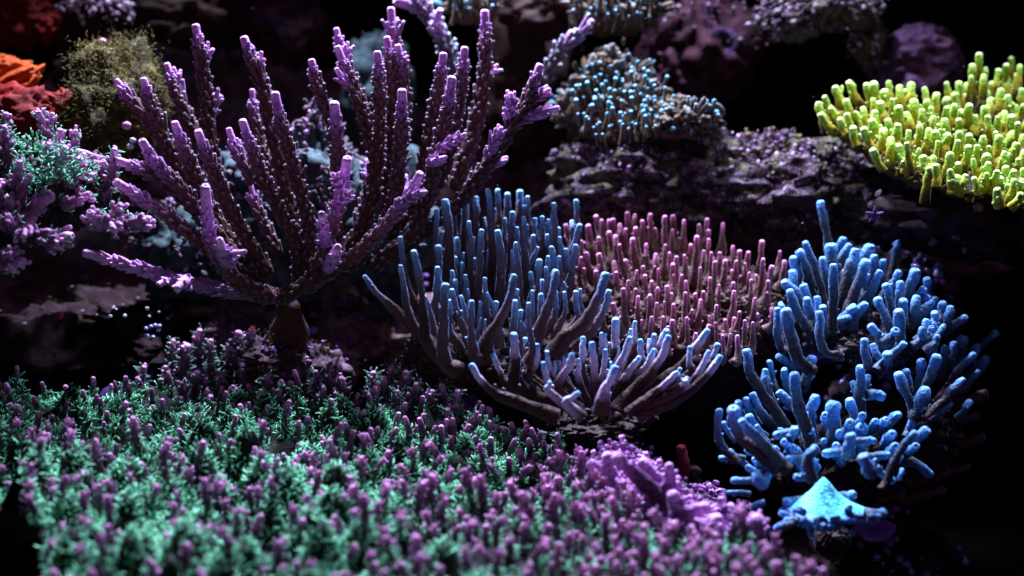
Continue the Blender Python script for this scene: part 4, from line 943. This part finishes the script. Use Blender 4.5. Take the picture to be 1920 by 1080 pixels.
GX, GY = np.meshgrid(gx, gy); fx, fy = GX.ravel(), GY.ravel()
fz = plane_z(fy) + carpet_h(fx, fy)
px_, py_, _d = proj(np.stack([fx, fy, plane_z(fy)], 1))
keep = inpoly(px_, py_, PL)
edge_drop = ~keep
i_ = (np.arange(149)[:, None] * 200 + np.arange(199)[None]).ravel()
quad = np.stack([i_, i_ + 1, i_ + 201, i_ + 200], 1)
kq = keep[quad].all(1)
mb = MB(); mb.add(np.stack([fx, fy, fz], 1), quad[kq], tip=np.clip(carpet_h(fx, fy) * 50, 0, 1)); part(mb, 'base', M['carpetbase'], carpet)

def pts_on(nw, rgn):
    x = rgn.uniform(-.40, .26, nw); y = rgn.uniform(-.42, .09, nw)
    z = plane_z(y); a_, b_, _ = proj(np.stack([x, y, z], 1))
    k = inpoly(a_, b_, PL)
    x, y = x[k], y[k]
    return x, y, plane_z(y) + carpet_h(x, y)
# branchlets: Poisson spread, denser on the right
cand = rg.uniform(size=(9000, 2)) * [.66, .51] + [-.40, -.42]
zc = plane_z(cand[:, 1]); a_, b_, _d = proj(np.c_[cand, zc]); cand = cand[inpoly(a_, b_, PL)]
hh_ = carpet_h(cand[:, 0].copy(), cand[:, 1].copy())
bl = []; cell = {}
for (x, y), h in zip(cand, hh_):
    right = np.clip((x + .12) / .16, 0, 1)
    if vnoise(np.array([[x * 38, y * 38, 2.5]]))[0] < -.42: continue
    if right < .6 and h < .006 and random.random() < .75: continue
    md = .0120 - .0054 * right + (.003 if y > 0 else 0)
    cx, cyy = int(x // .012), int(y // .012); ok = True
    for q in range(-1, 2):
        for w_ in range(-1, 2):
            for (xx, yy) in cell.get((cx + q, cyy + w_), ()):
                if (xx - x) ** 2 + (yy - y) ** 2 < md * md: ok = False
    if ok: cell.setdefault((cx, cyy), []).append((x, y)); bl.append((x, y, h, right))
def branchlet_mesh(seed):
    r = random.Random(seed); mb = MB(); L = r.uniform(.011, .016)
    C = spline([(0, 0, -.003), (r.uniform(-.0012, .0012), r.uniform(-.001, .001), L * .5), (r.uniform(-.0022, .0022), r.uniform(-.002, .002), L)], 9)
    T, N, B = tube(mb, C, np.array([1.15, 1.1, 1.05, 1.0, .98, .97, .96, .92, .82]) * .00175 * r.uniform(.8, 1.15), 9, .16, seed=seed, blunt=.8)
    P = []; Z = []
    for q in range(26):
        i0 = r.randint(1, 8); th = r.uniform(0, 6.28); nr_ = N[i0] * math.cos(th) + B[i0] * math.sin(th)
        P.append(C[i0] + nr_ * .0016); Z.append(T[i0] * .8 + nr_ * .7)
    tt = np.array([min(1, p[2] / L) for p in P])
    scatter(mb, CUP, np.array(P), np.array(Z), .0020, .00055, tip=np.clip(tt + .1, 0, 1))
    return mb.mesh('branchlet', M['branchlet'])
BM = [branchlet_mesh(k) for k in range(14)]
bl = sorted(bl, key=lambda q: q[1])                            # nearest first: largest in the photograph
seen = []
rest = MB()
cnt = 0
BP = []
for (x, y, h, right) in bl:
    z = plane_z(y) + h
    X_, Y_, D_ = proj(np.array([x, y, z]))
    BP.append((x, y, z, right))
    f = random.choice([random.uniform(.6, .95), random.uniform(.75, 1.4)])
    if cnt < 300 and -20 < X_ < 1940 and Y_ < 1110:
        o = bpy.data.objects.new('branchlet', BM[cnt % 14]); COL.objects.link(o); o.parent = carpet
        o.location = np.array([x, y, z]) - WL[carpet.name]; o.rotation_euler = (random.uniform(-.35, .25), random.uniform(-.3, .35), random.uniform(0, 6.28)); o.scale = (f ** .6, f ** .6, f * 1.1)
        cnt += 1
    else:
        C = spline([(x, y, z - .002), (x + random.uniform(-.001, .0015), y, z + .006 * f), (x + random.uniform(-.002, .003), y + random.uniform(-.002, .002), z + .013 * f)], 7)
        tube(rest, C, np.array([1.1, 1.05, 1, 1, .98, .94, .8]) * .0019 * random.uniform(.8, 1.1), 8, .1, seed=random.random() * 50, blunt=.8)
part(rest, 'branchlets', M['branchlet'], carpet, 'stuff')
# polyps on the ground between and up the sides
mb = MB()
x, y, z = pts_on(120000, rg)
# patchy cover
cov = 1.1 * vnoise(np.stack([x * 75, y * 75, x * 0 + 4], 1)) + .5 * vnoise(np.stack([x * 200, y * 200, x * 0 + 9], 1)) - .10 + np.clip((carpet_h(x.copy(), y.copy()) - .006) * 90, -.55, .9) * np.clip((.04 - x) / .12, 0, 1) - .12 * np.clip((x - .0) / .1, 0, 1) - .75 * np.clip((y + .05) / .08, 0, 1)
k = cov > rg.uniform(-.02, .60, len(x))
x, y, z = x[k], y[k], z[k]
e = .0015
gxn = -(carpet_h(x + e, y) - carpet_h(x - e, y)) / (2 * e); gyn = -(carpet_h(x, y + e) - carpet_h(x, y - e)) / (2 * e)
Nn = np.stack([gxn, gyn, np.ones_like(x)], 1); Nn /= np.linalg.norm(Nn, axis=1)[:, None]
Zd = Nn + [.45, -.15, .55] + rg.normal(size=(len(x), 3)) * .32
P = np.stack([x, y, z - .0004], 1)
for j in range(4):
    sl = slice(j, None, 4); m_ = len(P[sl])
    scatter(mb, HAIR[j], P[sl], Zd[sl], rg.uniform(.0022, .0046, m_), rg.uniform(.0022, .0036, m_))
part(mb, 'polyps', M['polyp'], carpet, 'stuff')
mb = MB()
BPa = np.array(BP); rep = np.repeat(np.arange(len(BPa)), 20)
th = rg.uniform(0, 6.28, len(rep)); hz = rg.uniform(0, .0065, len(rep)) * (1.25 - .55 * BPa[rep, 3]); rr = .0019
P = BPa[rep][:, :3] + np.stack([np.cos(th) * rr, np.sin(th) * rr, hz], 1)
Zd = np.stack([np.cos(th), np.sin(th), np.full(len(th), .7)], 1) + [.35, 0, .2] + rg.normal(size=(len(th), 3)) * .3
for j in range(4):
    sl = slice(j, None, 4); m_ = len(P[sl])
    scatter(mb, HAIR[j], P[sl], Zd[sl], rg.uniform(.0014, .0034, m_), rg.uniform(.0018, .0028, m_))
part(mb, 'branchlet_polyps', M['polyp'], carpet, 'stuff')

# ------------------------------------------------------------------ back tufts: upright columns with curled polyps
def tuft_coral(label, cols, mat='branchlet', name='tuft_coral', hair='polyp', cat='coral', dens=1.0, hl=9, nubf=1.0, thick=1.0):
    x0, y0, Y0 = cols[0][0][-1][0], cols[0][0][-1][1], cols[0][2]
    t = thing(name, label, cat, at(x0, y0, Y0))
    hp = []; hz = []; hl_ = []
    for pts, r, Y in cols:
        P = [at(a_, b_, Y + (q - 1) * .004) for q, (a_, b_) in enumerate(pts)][::-1]; s = px2m(P[0])
        L = sum(math.hypot(a_[0] - b_[0], a_[1] - b_[1]) for a_, b_ in zip(pts[:-1], pts[1:]))
        nn = max(8, int(L / 7)); C = spline(P, nn); u = np.linspace(0, 1, nn)
        mb = MB(); R = r * s * (1.2 - .5 * u)
        T, N, B = tube(mb, C, R, 10, .15, seed=random.random() * 30, blunt=.8)
        a = mb.a[0].copy(); a[:nn * 10] = np.repeat(np.clip(1 - (1 - u) * L / 90, 0, 1), 10); mb.a[0] = a
        for q in range(int(L / 9 * nubf)):                       # side buds
            i0 = random.randint(1, nn - 2); th = random.uniform(0, 6.28); nr_ = N[i0] * math.cos(th) + B[i0] * math.sin(th)
            p0 = C[i0] + nr_ * R[i0] * .6; l = random.uniform(.7, 1.5) * r * s
            c2 = spline([p0, p0 + nr_ * l * .6 + T[i0] * l * .4, p0 + nr_ * l * .8 + T[i0] * l * 1.1], 6)
            tt = float(np.clip(1 - (1 - u[i0]) * L / 110, 0, 1))
            tube(mb, c2, np.linspace(.5, .36, 6) * r * s, 8, .1, t0=tt * .6, t1=min(1, .45 + tt * .55), seed=q)
        part(mb, 'branch', M[mat], t)
        for q in range(int(L * 1.1 * dens)):
            i0 = random.randint(0, nn - 1); th = random.uniform(0, 6.28); nr_ = N[i0] * math.cos(th) + B[i0] * math.sin(th)
            hp.append(C[i0] + nr_ * R[i0] * random.uniform(.8, 1.25) + RNG.normal(size=3) * s * 1.5); hz.append(nr_ + T[i0] * .5 + RNG.normal(size=3) * .3); hl_.append(hl * s * random.uniform(.5, 1.4))
    mb = MB(); hp = np.array(hp); hz = np.array(hz); hl_ = np.array(hl_)
    for j in range(4):
        sl = slice(j, None, 4); scatter(mb, HAIR[j], hp[sl], hz[sl], hl_[sl], hl_[sl] * .6 * thick)
    part(mb, 'polyps', M[hair], t, 'stuff')
    return t
cols = []
rr_ = random.Random(5)
for (x, y, l, Y) in [(472, 621, 90, .09), (447, 626, 90, .10), (350, 650, 90, .11), (395, 640, 100, .11), (430, 650, 100, .10), (310, 690, 80, .09), (370, 700, 80, .08), (415, 700, 80, .08), (455, 690, 90, .08), (340, 720, 60, .06), (480, 670, 100, .09), (285, 740, 40, .06), (395, 745, 50, .05), (445, 740, 60, .05), (325, 640, 70, .12), (375, 622, 60, .13), (270, 690, 60, .10), (460, 760, 40, .04)]:
    cols.append(([(x, y), (x + rr_.uniform(-5, 5), y + l * .5), (x + rr_.uniform(-10, 10), y + l)], rr_.uniform(6, 9), Y))
tuft_coral('shaded bushy coral with dark red stems and small red tips behind the green carpet', [(p, r * 1.15, Y - .04) for p, r, Y in cols], hair='shadedpolyp', dens=.9, hl=9, thick=1.2)
cols = []
for (x, y, l, Y) in [(503, 705, 110, .05), (575, 672, 120, .07), (560, 690, 110, .07), (592, 700, 110, .06), (622, 690, 110, .05), (640, 712, 80, .05), (520, 735, 80, .04), (545, 720, 80, .06), (605, 740, 70, .04), (487, 740, 60, .04)]:
    cols.append(([(x, y), (x + rr_.uniform(-5, 5), y + l * .5), (x + rr_.uniform(-8, 8), y + l)], rr_.uniform(6, 9), Y))
tuft_coral('violet budded columns with pale curled polyps behind the middle of the carpet', [(p, r * 1.15, Y - .035) for p, r, Y in cols], hair='shadedpolyp', dens=.9, hl=11, thick=1.3)
cols = []
for (x, y, l, Y) in [(735, 690, 80, .07), (760, 700, 80, .06), (780, 722, 60, .05), (720, 715, 70, .05), (700, 700, 60, .09), (810, 735, 50, .04), (858, 735, 70, .02), (840, 770, 50, .01), (895, 775, 40, .01), (745, 735, 60, .03), (690, 740, 50, .06), (880, 790, 40, .0), (930, 800, 40, .0), (960, 810, 40, .0), (830, 725, 60, .05)]:
    cols.append(([(x, y), (x + rr_.uniform(-5, 5), y + l * .5), (x + rr_.uniform(-8, 8), y + l)], rr_.uniform(6, 9), Y))
tuft_coral('mint haired clump with violet tips left of the bright violet lobe', [(p, r * 1.1, Y - .03) for p, r, Y in cols], hair='shadedpolyp', dens=1.1, hl=11, thick=1.2)
cols = []
for (x, y, l, Y) in [(980, 810, 60, -.01), (1015, 812, 60, -.02), (1045, 815, 70, -.02), (1030, 840, 50, -.03), (1000, 850, 40, -.04), (1070, 860, 40, -.03)]:
    cols.append(([(x, y), (x + rr_.uniform(-5, 5), y + l * .5), (x + rr_.uniform(-8, 8), y + l)], rr_.uniform(6, 8), Y))
tuft_coral('small clump of red edged violet tips at the carpet edge under the lilac coral', cols, dens=1.5, hl=8)

# shaggy coral at left
cols = [([(72, 212), (80, 235), (95, 262), (110, 300)], 10, .0), ([(98, 215), (95, 245), (100, 280)], 8, .01), ([(112, 245), (108, 275), (105, 310)], 9, -.01), ([(142, 247), (138, 275), (128, 320)], 9, .0), ([(92, 272), (90, 300), (95, 340)], 10, -.02), ([(122, 278), (112, 305), (105, 335)], 11, -.02), ([(38, 305), (35, 330), (20, 345)], 10, -.03), ([(12, 215), (15, 250), (10, 290)], 9, .01), ([(8, 240), (14, 275), (15, 320)], 10, -.01), ([(150, 300), (145, 320), (130, 345)], 12, -.02),
        ([(215, 282), (212, 310), (205, 345), (195, 380)], 10, .0), ([(165, 365), (145, 375), (120, 385)], 12, -.04), ([(95, 372), (75, 380), (60, 395)], 13, -.03), ([(20, 375), (30, 400), (45, 430)], 12, -.03), ([(278, 412), (250, 418), (215, 425), (180, 410)], 14, -.05), ([(225, 385), (215, 400), (205, 420)], 11, -.05), ([(215, 432), (205, 422), (195, 412)], 12, -.06), ([(170, 400), (178, 410), (190, 425)], 13, -.05), ([(130, 443), (105, 448), (75, 445), (40, 430)], 15, -.06), ([(45, 440), (50, 425), (55, 405)], 14, -.06), ([(110, 460), (95, 450), (80, 440)], 13, -.06), ([(15, 405), (20, 420), (35, 440)], 12, -.05), ([(40, 490), (20, 492), (-10, 490), (-40, 480)], 15, -.06), ([(25, 505), (10, 495), (-15, 485)], 14, -.06), ([(20, 478), (5, 485), (-20, 490)], 12, -.06), ([(55, 330), (45, 350), (40, 380)], 9, -.03), ([(-5, 350), (0, 380), (15, 420)], 14, -.03)]
tuft_coral('shaggy pink violet branching coral with green polyps at the left edge', [(p, r * .85, Y) for p, r, Y in cols], mat='pinkbranch', name='branching_coral', dens=.5, hl=10, nubf=2.2)
sh = [o for o in COL.objects if o.get('label', '').startswith('shaggy')][0]
base_mass(sh, [(40, 365, .04, 110, 85, dict(amp=.3, seed=91, rz=70)), (150, 350, .03, 70, 55, dict(amp=.3, seed=92)), (-20, 420, .03, 100, 80, dict(amp=.3, seed=93))], 'branchlet')
V = []
for (x, y) in fill([(20, 265), (60, 250), (130, 280), (180, 310), (185, 345), (100, 340), (75, 370), (30, 340)], [], 150, 4, 3):
    V.append(at(x, y, -.03 + random.uniform(-.01, .01)))
V = np.array(V); mb = MB(); k = np.repeat(np.arange(len(V)), 3)
scatter(mb, HAIR[1], V[k] + rg.normal(size=(len(k), 3)) * .0015, rg.normal(size=(len(k), 3)) * .6 + [.3, -.4, .7], rg.uniform(.002, .0045, len(k)), .0026)
part(mb, 'ground_polyps', M['polyp'], sh, 'stuff')
# violet stub right beside it
tuft = tuft_coral('violet ringed stub between the shaggy coral and the staghorn', [([(148, 285), (170, 295), (195, 305)], 10, .02), ([(155, 300), (175, 305), (195, 312)], 9, .01), ([(152, 330), (165, 332), (178, 332)], 9, -.01), ([(195, 305), (205, 320), (208, 340)], 10, .01)], mat='pinkbranch', name='coral_stub', dens=.3, hl=6)

# ------------------------------------------------------------------ small lone things
def bead(name, label, cat, px, py, Y, r, mat='white', group=None):
    V, Q, T, D = pblob(px, py, Y, r, r * .85, amp=.06, nu=18, nv=12, seed=px, octs=2)
    mb = MB(); mb.add(V, Q, T, tip=.9); c = at(px, py, Y)
    o = bpy.data.objects.new(name, mb.mesh(name, M[mat], c)); COL.objects.link(o); o.location = c
    o['label'] = label; o['category'] = cat
    if group: o['group'] = group
bead('sea_snail', 'tiny glossy white shell beside the left staghorn tips, lower of a pair', 'shell', 244, 275, .085, 7)
bead('sea_snail', 'tiny glossy blue white shell beside the left staghorn tips, upper of a pair', 'shell', 249, 263, .085, 6)
bead('pebble', 'small pink round bud on the mossy rock above the white shells', 'bud', 237, 235, .085, 9, 'pinkbranch')
for (x, y, r, lb) in [(181, 590, 3, 'leftmost tiny white bead in the row on the dark left rock'), (207, 593, 4, 'bright white bead second from the left in the row on the dark left rock'), (234, 592, 4, 'bright white bead third from the left in the row on the dark left rock'), (276, 578, 4, 'bright white bead highest on the dark left rock below the staghorn arm'), (280, 593, 3, 'white bead straight below the highest bright bead on the dark left rock'), (298, 585, 3, 'rightmost tiny white bead on the dark left rock'), (218, 580, 2.5, 'smallest white bead just above the row on the dark left rock')]:
    bead('barnacle', lb, 'bead', x, y, .05, r, 'white', 'white beads on the dark left rock')
for (x, y, r, lb) in [(283, 612, 4, 'second glossy violet bead from the left in the top row of the cluster'), (291, 610, 4, 'highest glossy violet bead in the cluster above the shaded violet plate'), (299, 611, 4, 'rightmost glossy violet bead in the top row of the cluster'), (274, 616, 4, 'leftmost glossy violet bead in the top row of the cluster'), (297, 619, 4, 'glossy violet bead just under the right end of the top row'), (275, 630, 5, 'lower left and largest glossy violet bead of the cluster'), (287, 632, 4, 'lower right glossy violet bead of the cluster, nearest the violet plate')]:
    bead('tunicate', lb, 'bead', x, y, .08, r, 'glossblue', 'violet beads above the shaded plate')
bead('red_bud', 'small dull red bud on the dark rock at left', 'bud', 110, 592, .02, 9, 'redpiece')
bead('red_bud', 'small bright red bud on top of the shaded bushy coral, right hand one', 'bud', 474, 617, .085, 7, 'redsponge')
bead('red_bud', 'small bright red bud on top of the shaded bushy coral, left hand one', 'bud', 446, 622, .095, 6, 'redsponge')
bead('pink_bud', 'small dim pink bud high on the brown boulder at upper left', 'bud', 192, 78, .15, 8, 'pinkbranch')
# starfish
t = thing('starfish', 'tiny five armed violet starfish below the rock shelf', 'starfish', at(1640, 403, .05)); c = at(1640, 403, .05); s = px2m(c)
mb = MB(); V, Q, T, D = blob(c, (6 * s, 3 * s, 6 * s), amp=.05, nu=16, nv=10); mb.add(V, Q, T, tip=.1); part(mb, 'disc', M['violet'], t)
for k in range(5):
    a_ = k * 2 * math.pi / 5 + .3; d = np.array([math.cos(a_), 0, math.sin(a_)]); mb = MB()
    tube(mb, spline([c + d * 3 * s, c + d * 9 * s + [0, -s, 0], c + d * 16 * s], 7), np.linspace(4.5, 1.8, 7) * s, 8, .1, t0=.1, t1=.3); part(mb, 'arm', M['violet'], t)

# specks of debris drifting in the water
mb = MB(); rg = np.random.default_rng(77); k = 70
P = np.stack([rg.uniform(-.34, .36, k), rg.uniform(-.25, .25, k), rg.uniform(-.05, .2, k)], 1)
scatter(mb, LUMP[1], P, rg.normal(size=(k, 3)), rg.uniform(.0002, .0005, k), rg.uniform(.0002, .0004, k), tip=.9)
o = bpy.data.objects.new('drifting_debris', mb.mesh('drifting_debris', M['crustbits'])); COL.objects.link(o)
o['kind'] = 'stuff'; o['label'] = 'tiny pale specks of debris drifting in the dark water'
